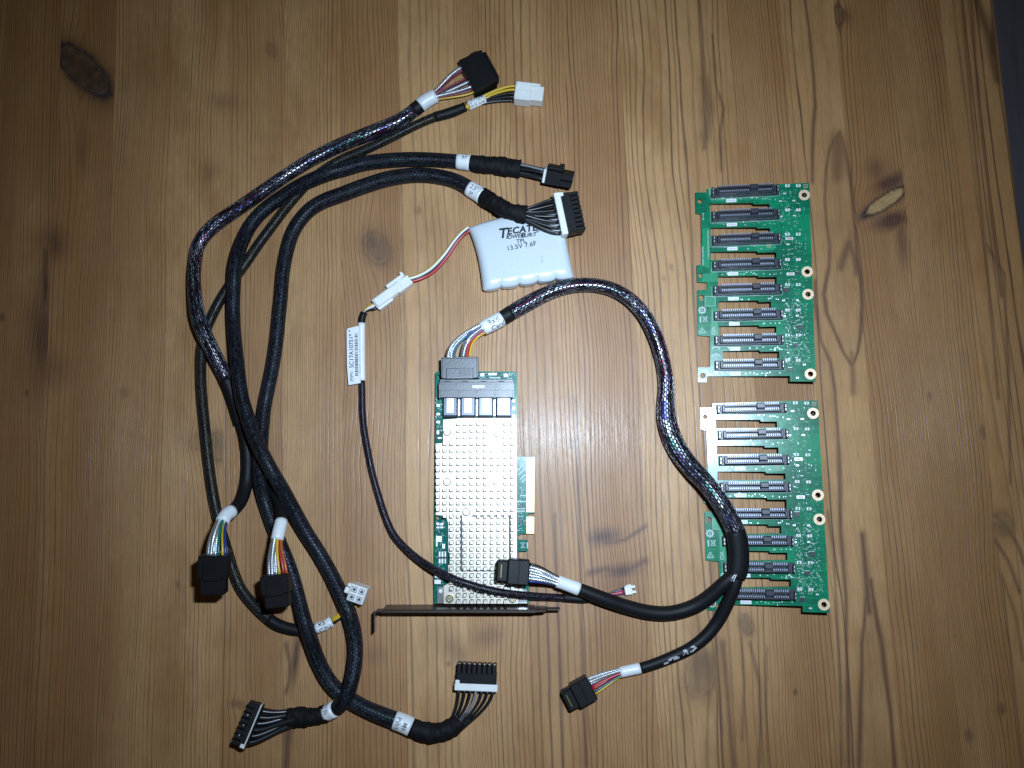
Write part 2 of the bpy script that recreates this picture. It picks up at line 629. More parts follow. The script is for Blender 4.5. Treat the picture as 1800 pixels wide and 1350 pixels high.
def wood_mat():
    m, nt, b = new_mat('oiled_pine')
    at = lambda n: N(nt, 'ShaderNodeAttribute', attribute_name=n).outputs['Fac']
    ring, knot, tone, stain, rim, quiet = at('ring'), at('knot'), at('tone'), at('stain'), at('pale'), at('quiet')
    tc = N(nt, 'ShaderNodeTexCoord').outputs['Object']
    mp = N(nt, 'ShaderNodeMapping')
    nt.links.new(tc, mp.inputs[0])
    mp.inputs['Scale'].default_value = (1.0, 0.045, 1.0)
    st = mp.outputs[0]
    fib = noise(nt, st, 1500, 3, 0.65)            # fine fibres along the strip
    fib2 = noise(nt, st, 420, 3, 0.6)
    mb = N(nt, 'ShaderNodeMapping')
    nt.links.new(tc, mb.inputs[0])
    mb.inputs['Scale'].default_value = (1.0, 0.35, 1.0)
    blot = noise(nt, mb.outputs[0], 22, 4, 0.62)
    blot2 = noise(nt, tc, 55, 4, 0.6)
    warp = noise(nt, st, 160, 2, 0.5)
    r = M_(nt, 'ADD', ring, M_(nt, 'MULTIPLY', M_(nt, 'SUBTRACT', warp, 0.5), 0.55))
    ph = M_(nt, 'FRACT', r)
    wn = N(nt, 'ShaderNodeTexWhiteNoise', noise_dimensions='1D')
    nt.links.new(M_(nt, 'FLOOR', r), wn.inputs['W'])
    rnd = wn.outputs[0]
    # latewood: slow darkening that ends in a thin sharp line
    late = M_(nt, 'POWER', ph, 3.0)
    edge = ramp(nt, M_(nt, 'ABSOLUTE', M_(nt, 'SUBTRACT', ph, 0.84)), 0.15, 0.03)
    line = M_(nt, 'MAXIMUM', M_(nt, 'MULTIPLY', late, 0.30), edge)
    brk = ramp(nt, fib2, 0.26, 0.60)
    amt = M_(nt, 'MULTIPLY', line, M_(nt, 'MULTIPLY_ADD', rnd, 0.80, 0.28))
    kq = M_(nt, 'MULTIPLY', M_(nt, 'SUBTRACT', 1.0, M_(nt, 'MULTIPLY', knot, 0.55)), M_(nt, 'SUBTRACT', 1.0, quiet))
    amt = M_(nt, 'MULTIPLY', amt, M_(nt, 'MULTIPLY_ADD', brk, 0.50, 0.50), clamp=True)
    amt = M_(nt, 'MULTIPLY', amt, kq)
    line = M_(nt, 'MULTIPLY', line, kq)
    early = mixc(nt, blot2, (0.380, 0.190, 0.066), (0.470, 0.262, 0.104))
    early = mixc(nt, ramp(nt, tone, -0.75, 0.9), mixc(nt, 1.0, early, (0.72, 0.60, 0.46), 'MULTIPLY'), mixc(nt, 1.0, early, (1.10, 1.12, 1.12), 'MULTIPLY'))
    early = mixc(nt, M_(nt, 'MULTIPLY', ramp(nt, blot, 0.44, 0.68), 0.70), early, (0.28, 0.120, 0.028))
    c = mixc(nt, M_(nt, 'MULTIPLY', amt, 0.97), early, (0.082, 0.037, 0.014))
    c = mixc(nt, M_(nt, 'MULTIPLY', ramp(nt, fib, 0.38, 0.72), 0.34), c, (0.150, 0.075, 0.028))
    c = mixc(nt, M_(nt, 'MULTIPLY', stain, 0.90, clamp=True), c, (0.078, 0.025, 0.008))
    kc = mixc(nt, noise(nt, tc, 210, 4, 0.7), (0.032, 0.015, 0.007), (0.110, 0.052, 0.020))
    kc = mixc(nt, ramp(nt, knot, 0.70, 1.0), kc, (0.012, 0.006, 0.004))
    c = mixc(nt, M_(nt, 'MULTIPLY', knot, 0.93), c, kc)
    c = mixc(nt, M_(nt, 'MULTIPLY', rim, 0.9), c, mixc(nt, noise(nt, tc, 120, 3, 0.6), (0.34, 0.19, 0.055), (0.54, 0.37, 0.16)))
    nt.links.new(c, b.inputs['Base Color'])
    b.inputs['Specular IOR Level'].default_value = 0.74
    b.inputs['Coat Weight'].default_value = 0.09
    b.inputs['Coat Roughness'].default_value = 0.20
    rg = M_(nt, 'MULTIPLY_ADD', fib2, 0.20, 0.47)
    rg = M_(nt, 'MULTIPLY_ADD', line, -0.05, rg)
    nt.links.new(rg, b.inputs['Roughness'])
    h = M_(nt, 'ADD', M_(nt, 'MULTIPLY', line, -0.55), M_(nt, 'MULTIPLY', fib, 0.35))
    h = M_(nt, 'ADD', h, M_(nt, 'MULTIPLY', fib2, 0.8))
    bump(nt, b, h, 0.55, 0.00035)
    return m


MAT['pine'] = wood_mat()

JOINTS = [-456.5, -418, -379.5, -341, -303, -264.7, -226.3, -187.2, -148.8, -110.2, -71, -32.8, 5.2, 43.5, 82.1, 120.8, 157.6, 194.5, 231.5, 268, 304.8, 343.2]
#         spacing of the rings (mm), slant, tone, mode
STRIPS = [(2.2, 0.0, 0), (2.0, 0.0, -0.2), (2.3, 0.0, 0.1), (1.9, 0.003, -0.4), (2.6, 0.0, -0.5), (2.1, -0.004, 0.1), (1.9, 0.003, 0.5), (2.4, 0.006, -0.1), (2.2, -0.01, 0.3), (2.6, 0.004, -0.25), (7.0, 0.004, 0.95), (2.45, -0.012, 0.35), (4.3, 0.01, 0.0), (2.9, -0.008, -0.25), (4.6, 0.012, 0.65), (6.2, 0.0, 0.2), (2.3, 0.002, -0.3), (5.5, -0.004, 0.3), (2.5, 0.01, -0.5), (2.0, 0.0, -0.4), (6.5, 0.0, 0.0)]
# knots: pixel centre, half width mm, half length mm, lean, darkness, pale core
KNOTS = [(148, 124, 13, 20, .65, 1.0, 0), (662, 436, 8.5, 11, .3, .82, 0), (352, 776, 7, 5, 0, .45, .25), (384, 785, 8, 9, .2, .75, .2),
         (1232, 1185, 10, 14, -.2, .6, 0),
         (1556, 354, 16, 5.2, -.55, 1.0, 1.0), (1475, 26, 6, 5, .2, .8, 0), (1762, 922, 7, 7, 0, .5, .2), (735, 370, 2.5, 2.5, 0, .5, 0),
         (788, 1167, 1.6, 1.6, 0, .6, 0), (478, 88, 3.5, 5, .2, .45, 0), (1312, 1098, 4, 6, .2, .8, 0), (1760, 1246, 3, 4, 0, .6, 0),
         (1703, 1294, 2.5, 4, 0, .6, 0), (1398, 1216, 1, 1.6, 0, .9, 0), (1180, 470, 1.4, 2.5, .3, .55, 0), (1167, 490, 2, 1.6, .3, .5, 0),
         (218, 690, 3, 4, .2, .4, 0), (48, 692, 1.2, 3, .2, .8, 0), (1634, 695, 1.3, 2.4, 0, .8, 0), (1728, 760, 2.5, 5, .1, .6, 0),
         (418, 1238, 4, 2, .2, .65, 0), (440, 1248, 1.6, 3, .2, .65, 0), (1003, 780, 1.8, 3.6, 0, .6, 0), (313, 1028, 1.5, 3, .2, .7, 0), (4, 558, 2, 3, 0, .7, 0)]
# stains with a shape of their own: pixel centre, half sizes mm, strength, angle (rad)
STAINS = [(1062, 943, 15, 7, .8, -.1), (1092, 1004, 16, 6, .8, -.15), (1085, 1030, 14, 9, .35, 0), (76, 590, 15, 48, .75, 0), (80, 650, 20, 18, .5, 0), (85, 430, 20, 16, .55, 0), (80, 510, 3, 24, .9, 0), (480, 1230, 3, 34, .0, 0), (800, 1145, 10, 24, .55, -.7), (860, 1118, 14, 8, .45, -.3),
          (370, 300, 10, 10, .35, 0), (395, 180, 14, 10, .3, 0), (145, 250, 5, 30, .4, 0), (1562, 322, 17, 8, 1.0, -.4), (1565, 388, 18, 8, 1.0, -.25), (1530, 372, 8, 8, .9, 0),
          (1540, 300, 12, 12, .45, 0), (1585, 420, 5, 25, .5, 0), (1495, 425, 5, 18, .4, 0), (1235, 200, 4, 20, .5, 0),
          (520, 1155, 3, 26, .7, .12), (503, 1320, 2.5, 30, .75, -.05), (1745, 80, 3, 26, .9, .0), (660, 1150, 8, 8, .3, 0), (1240, 1160, 12, 12, .35, 0), (1290, 1000, 9, 8, .45, 0)]

# long resin-brown streaks: pixel polylines, half width mm, strength
STREAKS = [([(1415, 0), (1422, 50), (1430, 133), (1433, 187), (1430, 217), (1428, 267), (1428, 320)], 1.0, .95),
           ([(1476, 233), (1466, 247), (1458, 263), (1452, 300), (1450, 350), (1453, 393), (1459, 433), (1457, 472)], 1.3, .8), ([(1476, 233), (1483, 253), (1492, 300), (1497, 333), (1502, 383), (1505, 430), (1506, 452)], 1.3, .8),
           ([(1473, 248), (1474, 275), (1472, 310)], 4.2, .7), ([(1482, 470), (1483, 540), (1492, 600)], 8, .22), ([(1476, 330), (1478, 400)], 7, .22), ([(1532, 1130), (1536, 1250), (1540, 1347)], 7, .2), ([(1493, 427), (1484, 450), (1478, 470)], 2.2, .8), ([(1493, 427), (1503, 455), (1506, 480)], 1.6, .8),
           ([(1457, 470), (1448, 517), (1453, 550), (1467, 583), (1483, 620), (1497, 642)], 1.1, .95), ([(1505, 450), (1512, 483), (1515, 533), (1513, 583), (1508, 617), (1499, 642)], 1.1, .95), ([(1497, 620), (1499, 650), (1500, 690)], 1.8, .7),
           ([(1433, 493), (1433, 533), (1443, 600), (1460, 637), (1467, 683), (1473, 767), (1477, 850), (1477, 933), (1483, 1000), (1487, 1050), (1488, 1133), (1490, 1217), (1492, 1347)], 1.1, .9),
           ([(1455, 900), (1465, 967), (1472, 1100), (1477, 1217), (1479, 1347)], .8, .75),
           ([(1516, 940), (1520, 985), (1525, 1040), (1528, 1075)], 1.9, .95), ([(1522, 1050), (1520, 1087), (1515, 1133), (1515, 1183), (1513, 1233), (1510, 1347)], 1.3, .9),
           ([(1530, 1020), (1540, 1083), (1550, 1133), (1558, 1200), (1565, 1250), (1573, 1347)], 1.4, .95), ([(1528, 1085), (1530, 1120)], 4.0, .35),
           ([(1718, 0), (1737, 60), (1747, 115), (1752, 140)], 2.4, .9), ([(1707, 0), (1722, 200), (1745, 400), (1760, 520)], .9, .8), ([(1690, 0), (1708, 200), (1730, 420), (1755, 700)], .8, .7), ([(1733, 430), (1765, 480), (1772, 640), (1776, 850)], .9, .7),
           ([(1748, 905), (1770, 925), (1790, 960), (1800, 990)], 1.0, .8), ([(1750, 950), (1772, 985), (1792, 1040)], 1.0, .8), ([(1752, 925), (1768, 930)], 2.0, .7), ([(1760, 1010), (1785, 1080), (1798, 1160)], .8, .6),
           ([(503, 1133), (510, 1167), (508, 1200), (503, 1217)], 1.0, .95), ([(508, 1280), (505, 1310), (503, 1347)], 2.0, .95), ([(80, 440), (79, 500), (76, 542)], 1.9, .9),
           ([(1229, 0), (1234, 60), (1240, 180), (1238, 260)], 1.1, .8), ([(1252, 60), (1258, 150), (1272, 190), (1266, 235), (1268, 300)], .8, .8), ([(1238, 140), (1246, 190), (1240, 240)], 3.2, .7),
           ([(1270, 1130), (1278, 1210), (1285, 1300), (1290, 1347)], 1.2, .8), ([(1318, 1130), (1335, 1200), (1337, 1260), (1335, 1347)], .9, .75), ([(1303, 1120), (1308, 1200), (1305, 1300)], .8, .6), ([(1348, 1140), (1346, 1240), (1350, 1347)], .8, .6),
           ([(1035, 945), (1070, 955), (1100, 948), (1135, 925)], 1.2, .9), ([(1035, 1008), (1065, 1000), (1100, 1004), (1135, 985)], 1.3, .9), ([(975, 905), (978, 1000), (985, 1150), (990, 1347)], .8, .8), ([(1012, 700), (1018, 900), (1024, 1120), (1030, 1347)], .9, .85)]
SK = [([ST_(*p) for p in pl_], w_, k_) for pl_, w_, k_ in STREAKS]

table = thing('wooden_table', 'worn pine table top of glued knotty strips under the whole parts layout', 'table', frame2((0, 0), GA, 0))
KN = [(*ST_(k[0], k[1]), *k[2:]) for k in KNOTS]
SN = [(*ST_(k[0], k[1]), *k[2:]) for k in STAINS]
T0, T1 = -420.0, 430.0
for i, (sp, slant, tn) in enumerate(STRIPS):
    a, b_ = JOINTS[i], JOINTS[i + 1]
    gap = 0.0
    ns = (45 if a > 150 else 33) if a > -345 else 8
    sv = np.linspace(a + gap, b_ - gap, ns)
    tv = np.linspace(T0, T1, 560 if a > -345 else 90)
    S, T = np.meshgrid(sv, tv)
    u = S - (a + b_) / 2
    wobble = (vnoise(T * .012 + i * 7.3, S * 0.02 + i, i) - .5) * 5 + (vnoise(T * .04 + i * 3.1, S * .05 + i * 2, 40 + i) - .5) * .9
    eff = u + slant * T + wobble
    # rings are not evenly wide across a strip
    if sp:
        vary = 1.0 + 0.38 * np.sin(u / 38 * 4.2 + i * 1.7)
        cum = np.interp(eff, np.linspace(-60, 60, 400), np.cumsum(1.0 / (sp * (1.0 + 0.42 * np.sin(np.linspace(-60, 60, 400) / 38 * 5.1 + i * 2.3)))) * (120 / 400))
        ringv = cum
        if i == 20:
            ringv = (u + 19 + 2.2 * np.sin(u / 4.1)) / 6.4 + .25 * np.sin(T / 90) + 0.0018 * T
    else:
        # plain-sawn strip with flame figure
        sc = 222 + (T < -60) * (-.02) * (T + 60) * -1 + 2.5 * np.sin(T / 70)
        q = 1.35 * np.exp(-((T - 85) / 62) ** 2) + 1.25 / (1 + np.exp((T + 150) / 28)) + .15 * np.sin(T / 33)
        w = np.where(S > sc, 9.0, 15.0)
        ringv = 3.4 - q + ((S - sc) / w) ** 2 * .75 + (vnoise(T * .02, S * .03, 77) - .5) * .12
    knotv, pale, stn = np.zeros_like(S), np.zeros_like(S), np.zeros_like(S)
    for (ks, kt, hw, hl, lean, dk, pc) in KN:
        if not (a <= ks <= b_):
            continue
        ds, dt = S - ks, T - kt
        ca, sa = math.cos(lean), math.sin(lean)
        e1, e2 = (ds * ca + dt * sa), (-ds * sa + dt * ca)
        e1, e2 = (ds + dt * math.tan(lean) * .9 if abs(lean) > .05 and hl > hw else ds), dt - (ds * math.tan(lean) * -.9 if hw > hl else 0)
        rr = np.sqrt((e1 / hw) ** 2 + (e2 / hl) ** 2) + (vnoise(S * .35 + ks, T * .35, 5) - .5) * .14
        push = hw * 1.05 * ds / (np.abs(ds) + .6 * hw) / (1 + (np.sqrt((ds / hw) ** 2 + (dt / (hl * 1.7)) ** 2)) ** 2.2)
        if sp:
            ringv = ringv - push / sp * (1.0 if sp < 4 else .8)
        inside = np.clip((1.0 - rr) * 5, 0, 1)
        if hw > 3 and (dk > .9 or pc > .5):
            ringv = ringv * (1 - inside) + inside * (rr * hw / 1.6)
        soft = dk < .9 and pc < .5
        band = np.exp(-((rr - .96) / .19) ** 2) * (0 if soft else 1)
        fill = np.clip((1.15 - rr) * (2.4 if soft else 7), 0, 1)
        knotv = np.maximum(knotv, dk * np.maximum(band, fill * ((.80 + .20 * vnoise(S * .22 + ks, T * .22, 6)) if pc < .5 else .25)))
        halo = np.exp(-np.maximum(rr - 1, 0) * 2.2) * (rr > .9)
        stn = np.maximum(stn, halo * dk * (.75 if hw > 3 else .2))
        if pc:
            pale = np.maximum(pale, pc * np.clip((.88 - rr) * 7, 0, 1) * (.5 + .5 * vnoise(S * .4, T * .9, 9)))
    for (ks, kt, hw, hl, st, an) in SN:
        if ks < a - hw or ks > b_ + hw:
            continue
        if not (a - 3 <= ks <= b_ + 3):
            continue
        ds, dt = S - ks, T - kt
        ca, sa = math.cos(an), math.sin(an)
        e1, e2 = ds * ca - dt * sa, ds * sa + dt * ca
        rr = np.sqrt((e1 / hw) ** 2 + (e2 / hl) ** 2)
        stn = np.maximum(stn, 1.3 * st * np.clip(1.25 - rr, 0, 1) ** 1.3 * (.45 + .75 * vnoise(S * .12 + 9, T * .05, 31)))
    for pl_, w_, k_ in SK:
        ms = sum(p[0] for p in pl_) / len(pl_)
        if max(p[0] for p in pl_) < a - 2 or min(p[0] for p in pl_) > b_ + 2:
            continue
        best = np.full_like(S, 1e9)
        for (x0, y0), (x1, y1) in zip(pl_[:-1], pl_[1:]):
            dx, dy = x1 - x0, y1 - y0
            q = np.clip(((S - x0) * dx + (T - y0) * dy) / (dx * dx + dy * dy), 0, 1)
            best = np.minimum(best, np.hypot(S - x0 - q * dx, (T - y0 - q * dy) * .8))
        wv = w_ * (.95 + .6 * vnoise(T * .05 + ms, S * 0 + 3, 61))
        stn = np.maximum(stn, k_ * np.exp(-(best / wv) ** 2))
    if not sp:
        fr = ringv - np.floor(ringv)
        stn = np.maximum(stn, 1.25 * np.exp(-((fr - .80) / .10) ** 2) * (.6 + .4 * vnoise(S * .1, T * .03, 12)))
        stn = np.maximum(stn, .45 * np.clip((fr - .2) / .6, 0, 1) ** 3 * (fr < .8))
    quiet = np.full_like(S, .35 if i == 10 else 0.0) + .45 * np.clip(vnoise(S * .06 + i * 3, T * .006, 14) - .5, 0, 1)
    if i == 17:
        quiet = np.clip((S - 203) / 6, 0, 1) * .85
    tonev = np.full_like(S, tn) + (vnoise(S * .05 + i, T * .008, 88) - .5) * .9
    # surface wear leaves the strips a hair uneven
    Z = np.zeros_like(S) 
    if i == 20:
        Z = Z - np.clip((S - (b_ - 3.0)) / 3.0, 0, 1) ** 2 * 1.6
    g = G()
    nt_, ns_ = S.shape
    top = np.stack([S, T, Z], -1).reshape(-1, 3) * 1e-3
    me = bpy.data.meshes.new('plank')
    idx = np.arange(nt_ * ns_).reshape(nt_, ns_)
    q = np.stack([idx[:-1, :-1], idx[:-1, 1:], idx[1:, 1:], idx[1:, :-1]], -1).reshape(-1, 4)
    border = np.concatenate([idx[0, :], idx[1:, -1], idx[-1, -2::-1], idx[-2:0:-1, 0]])
    nb = len(border)
    low = top[border].copy()
    low[:, 2] = -0.028
    allv = np.vstack([top, low, top[border]])          # the sides have corners of their own, so the top stays flat to its edge
    n0 = nt_ * ns_
    side = [(n0 + nb + (k + 1) % nb, n0 + nb + k, n0 + k, n0 + (k + 1) % nb) for k in range(nb)]
    faces = [tuple(map(int, x)) for x in q] + side + [tuple(n0 + k for k in range(nb - 1, -1, -1))]
    me.from_pydata([tuple(v) for v in allv.tolist()], [], faces)
    for nm, arr in (('ring', ringv + i * 50), ('knot', knotv), ('tone', tonev), ('stain', stn), ('pale', pale), ('quiet', quiet)):
        full = np.concatenate([arr.ravel(), arr.ravel()[border], arr.ravel()[border]]).astype(np.float32)
        at = me.attributes.new(nm, 'FLOAT', 'POINT')
        at.data.foreach_set('value', full)
    sm = np.zeros(len(me.polygons), dtype=bool)
    sm[:len(q)] = True
    me.polygons.foreach_set('use_smooth', sm)
    me.materials.append(MAT['pine'])
    pl = bpy.data.objects.new('plank', me)
    COL.objects.link(pl)
    pl.parent = table

# floor seen past the table edge
fm, nt, fb = new_mat('dark_floor')
tc = N(nt, 'ShaderNodeTexCoord').outputs['Object']
mp = N(nt, 'ShaderNodeMapping')
nt.links.new(tc, mp.inputs[0])
mp.inputs['Rotation'].default_value = (0, 0, -0.6)
mp.inputs['Scale'].default_value = (1, 0.12, 1)
f1 = noise(nt, mp.outputs[0], 60, 4, 0.65)
nt.links.new(mixc(nt, f1, (0.20, 0.21, 0.27), (0.46, 0.48, 0.58)), fb.inputs['Base Color'])
fb.inputs['Roughness'].default_value = 0.6
MAT['floor'] = fm
g = G().add([(-2, -2, -.74), (2, -2, -.74), (2, 2, -.74), (-2, 2, -.74)], [(0, 1, 2, 3)])
fo = obj('floor', g, 'floor', recalc=False)
fo['kind'] = 'structure'

# ------------------------------------------------------------------ drive backplanes (tilted: they rest on their left tabs and the sockets underneath)
gp = P(1240, 742, 2)
nn = ((CP - gp).normalized() + (FP - gp).normalized()).normalized()
nn = (nn * .93 + Vector((0, 0, .07))).normalized()
BX = (Vector((1, 0, 0)) - nn * nn.x).normalized()
BY = nn.cross(BX)


def board_matrix(o, ang):
    c, s = math.cos(ang), math.sin(ang)
    X, Y = BX * c + BY * s, -BX * s + BY * c
    return Matrix(((X.x, Y.x, nn.x, o.x), (X.y, Y.y, nn.y, o.y), (X.z, Y.z, nn.z, o.z), (0, 0, 0, 1)))


O1 = P(1226.7, 672, 1.8)
e = PP(1422.4, 321.4, O1, nn) - PP(1434, 670.6, O1, nn)
ang1 = math.atan2(-e.dot(BX), e.dot(BY))
BM1 = board_matrix(O1, ang1)
BI1 = BM1.inverted()


def L(px, py, h=0.0):
    """board coordinates (m) of a photo pixel on board 1, h mm above its face"""
    p = BI1 @ PP(px, py, O1 + nn * h * 1e-3, nn)
    return Vector((p.x, p.y))


def A_(x, y):
    return (1200 + x / 6.923, 300 + y / 6.923)


def B_(x, y):
    return (1200 + x / 6.923, 490 + y / 6.923)


TH = 0.0016
bp1 = thing('drive_backplane', 'green circuit board with eight drive sockets lying clear of all cables', 'circuit board', BM1, 'drive backplane boards')
ID = Matrix.Identity(4)
outline = [A_(300, 215), A_(1145, 165), A_(1540, 148), B_(1620, 1250), B_(1305, 1250), B_(1305, 1182), B_(295, 1187), B_(290, 1260), B_(185, 1260), B_(183, 1080), B_(335, 1075),
           B_(333, 700), B_(180, 690), B_(178, 140), B_(300, 130), B_(300, 45), B_(175, 40), A_(168, 1150), A_(230, 1145), A_(226, 525), A_(160, 515), A_(155, 265), A_(300, 265)]
loops = [[L(*p) for p in outline]]


def slot(conv, xl, yt, xs, xr, yb, d0=-12, step=20):
    return [L(*conv(*p)) for p in ((xl, yt), (xs, yt + d0), (xs + 8, yt + d0 + step), (xr, yt + d0 + step - 6), (xr, yb - 30), (xl, yb))]


loops += [slot(A_, 332, 400, 858, 1055, 500), slot(A_, 338, 695, 900, 1064, 795), slot(A_, 342, 990, 905, 1140, 1090), slot(A_, 430, 1288, 913, 1145, 1420),
          slot(B_, 435, 275, 918, 1075, 390), slot(B_, 440, 577, 928, 1140, 692), slot(B_, 490, 882, 935, 1175, 995)]


def circ(c, r, n=16, ry=None):
    return [Vector((c.x + r * math.cos(2 * math.pi * k / n), c.y + (ry or r) * math.sin(2 * math.pi * k / n))) for k in range(n)]


SCREWS = [L(*A_(1480, 298)), L(*A_(1515, 1230)), L(*B_(1525, 190)), L(*B_(1555, 1160))]
TABS = [(L(*A_(210, 370)), .0016), (L(*A_(225, 1275)), .0016), (L(*B_(230, 230)), .0016), (L(*B_(245, 1180)), .0017)]
for c in SCREWS:
    loops.append(circ(c, .0017))
for c, r in TABS:
    loops.append(circ(c, r, 16, r * (1.25 if c is TABS[2][0] else 1)))
pcb = obj('circuit_board', G().plate(loops, ID, -TH, 0), 'pcb', bp1, local=True)
pcb.data.materials.append(MAT['pcb_edge'])
for p in pcb.data.polygons:
    if abs(p.normal.z) < .5:
        p.material_index = 1
for c in SCREWS:
    o = obj('screw_pad', G().ring(ID, .0035, .0017, -.0001, .00025, 28, c.x, c.y), 'copper_ring', bp1, local=True)
    gd = G()
    for k in range(8):
        a = k * math.pi / 4 + .2
        gd.cyl(ID, .00022, .0002, .00032, 6, None, c.x + .0027 * math.cos(a), c.y + .0027 * math.sin(a))
    obj('via_dots', gd, 'ink_grey', o, local=True, kind='stuff')
c = TABS[3][0]
obj('tab_pad', G().ring(ID, .0024, .0017, -.0001, .0002, 24, c.x, c.y), 'silk', bp1, local=True)
# paler solder mask over the copper-free zones
for q in ([B_(270, 212), B_(400, 212), B_(400, 335), B_(270, 335)], [A_(890, 905), A_(1120, 885), A_(1120, 965), A_(905, 980), ], [A_(240, 700), A_(330, 690), A_(330, 1250), A_(240, 1255)],
          [A_(240, 1160), A_(425, 1230), A_(430, 1350), A_(240, 1350)], [B_(345, 350), B_(425, 350), B_(430, 690), B_(345, 690)]):
    obj('mask_patch', G().plate([[L(*p) for p in q]], ID, -.0002, .00006), 'pcb_light', bp1, local=True)

# one drive socket
def socket_meshes():
    body = G()
    body.box(ID, -.0215, .0215, -.0031, .0031, 0, .0022, .0003)
    body.box(ID, -.0176, .0176, -.0023, -.00125, .002, .0068, .0002)
    body.box(ID, -.0176, .0176, .00125, .0023, .002, .0068, .0002)
    body.box(ID, -.0182, -.0166, -.0023, .0023, .002, .0068, .0003)
    body.box(ID, .0166, .0182, -.0023, .0023, .002, .0068, .0003)
    body.box(ID, -.0213, -.0196, -.0026, .0026, .002, .0060, .0003)
    body.box(ID, .0196, .0213, -.0026, .0026, .002, .0060, .0003)
    body.box(ID, -.0190, -.0184, -.0012, .0012, .002, .0050)
    body.box(ID, .0184, .0190, -.0012, .0012, .002, .0050)
    tooth = G()
    x = -.0162
    while x < .0162:
        if not (.0026 < x < .0078):
            tooth.box(ID, x, x + .00070, .0022, .0036, .003, .0060)
            tooth.box(ID, x, x + .00070, -.0012, -.0001, .003, .0064)
        x += .00127
    key = G().box(ID, .0028, .0080, -.0002, .0031, .002, .0071, .0004)
    key.box(ID, .0030, .0078, -.0014, -.0004, .002, .0066, .0003)
    clip = G()
    for s in (-1, 1):
        for y in (-.0014, .0009):
            clip.box(ID, s * .0204 - .00022, s * .0204 + .00022, y - .0006, y + .0008, .0058, .0064, .0001)
    return body, tooth, key, clip


MAT['socket'] = plain('socket_plastic', (0.026, 0.028, 0.040), 0.36, spec=0.45)
MAT['socket_tooth'] = plain('socket_contact', (0.24, 0.26, 0.32), 0.38, metal=0.6)
sock = socket_meshes()
SOCK_ME = {}
pos8 = [A_(760, 240), A_(768, 535), A_(775, 830), A_(783, 1138), B_(790, 128), B_(800, 437), B_(808, 742), B_(814, 1047)]
for k, p in enumerate(pos8):
    c = L(*p, 4)
    hs = None
    for nm, ge, mt in (('drive_socket', sock[0], 'socket'), ('contact_row', sock[1], 'socket_tooth'), ('key_block', sock[2], 'socket'), ('solder_clip', sock[3], 'solder')):
        if nm not in SOCK_ME:
            o = obj(nm, ge, mt, bp1 if hs is None else hs, local=True, kind='stuff' if nm in ('contact_row', 'solder_clip') else None)
            SOCK_ME[nm] = o.data
        else:
            o = bpy.data.objects.new(nm, SOCK_ME[nm])
            COL.objects.link(o)
            o.parent = bp1 if hs is None else hs
            if nm in ('contact_row', 'solder_clip'):
                o['kind'] = 'stuff'
        if hs is None:
            hs = o
            o.location = (c.x, c.y, .0001)
            o.rotation_euler = (0, 0, 0)
    # silk outline, part-number print and white sticker below each socket
    gs = G()
    for (x0, x1, y0, y1) in ((-.0222, .0222, -.0036, -.00345), (-.0222, -.02205, -.0034, .0034), (.02205, .0222, -.0034, .0034)):
        gs.box(ID, c.x + x0, c.x + x1, c.y + y0, c.y + y1, 0, .00012)
    for q in range(9):
        gs.box(ID, c.x + .0028 + q * .00058, c.x + .0031 + q * .00058, c.y - .0034, c.y - .0028, .0022 if 0 else 0, .0004)
    obj('silkscreen_outline', gs, 'silk', bp1, local=True, kind='stuff')
    stk = obj('sticker', G().box(ID, c.x - .0118, c.x - .0052, c.y - .0062, c.y - .0040, 0, .00018), 'label_white', bp1, local=True)
    gp_ = G()
    for q in range(6):
        gp_.box(ID, c.x - .0110 + q * .0009, c.x - .0105 + q * .0009, c.y - .0056, c.y - .0047, .0001, .00022)
    obj('sticker_print', gp_, 'ink_worn', stk, local=True, kind='stuff')

# symbols printed on the left tabs
def arc(cx, cy, ro, ri, d0, d1):
    return G().ring(ID, ro, ri, 0, .00014, 18, cx, cy, math.radians(d0), math.radians(d1))


c = L(*B_(405, 850))
ce = arc(c.x, c.y, .0030, .0021, 20, 160)
c2 = L(*B_(405, 940))
g = G()
g.ring(ID, .0030, .0021, 0, .00014, 18, c.x, c.y - .0012, math.radians(15), math.radians(165))
g.ring(ID, .0030, .0021, 0, .00014, 18, c2.x, c2.y - .0012, math.radians(15), math.radians(165))
g.box(ID, c2.x - .0004, c2.x + .0004, c2.y - .0009, c2.y + .0012, 0, .00014)
obj('conformity_mark', g, 'silk', bp1, local=True)
c = L(*B_(237, 383))
g = G().ring(ID, .0023, .0013, 0, .00014, 20, c.x, c.y)
g.box(ID, c.x - .0006, c.x - .0002, c.y - .0009, c.y + .0009, 0, .00014).box(ID, c.x + .0002, c.x + .0006, c.y - .0009, c.y + .0009, 0, .00014)
for k in range(8):
    a = k * math.pi / 4
    g.cyl(ID, .0003, 0, .00014, 6, None, c.x + .0025 * math.cos(a), c.y + .0025 * math.sin(a))
obj('round_mark', g, 'silk', bp1, local=True)
c = L(*B_(265, 492))
g = G().box(ID, c.x - .0030, c.x - .0021, c.y - .0021, c.y + .0019, 0, .00014)
for s in (-1, 1):
    g.box(Matrix.Translation((c.x + .0004, c.y, 0)) @ Matrix.Rotation(s * .82, 4, 'Z'), -.0026, .0026, -.00016, .00016, 0, .00014 + s * .00001)
g.box(ID, c.x - .0009, c.x + .0016, c.y + .0012, c.y + .0016, 0, .00017)
g.box(ID, c.x - .0006, c.x - .0003, c.y - .0013, c.y + .0012, 0, .00018).box(ID, c.x + .0011, c.x + .0014, c.y - .0013, c.y + .0012, 0, .00018)
g.box(ID, c.x - .0006, c.x + .0014, c.y - .0016, c.y - .0013, 0, .00017)
obj('bin_mark', g, 'silk', bp1, local=True)
c = L(*B_(237, 632))
g = G()
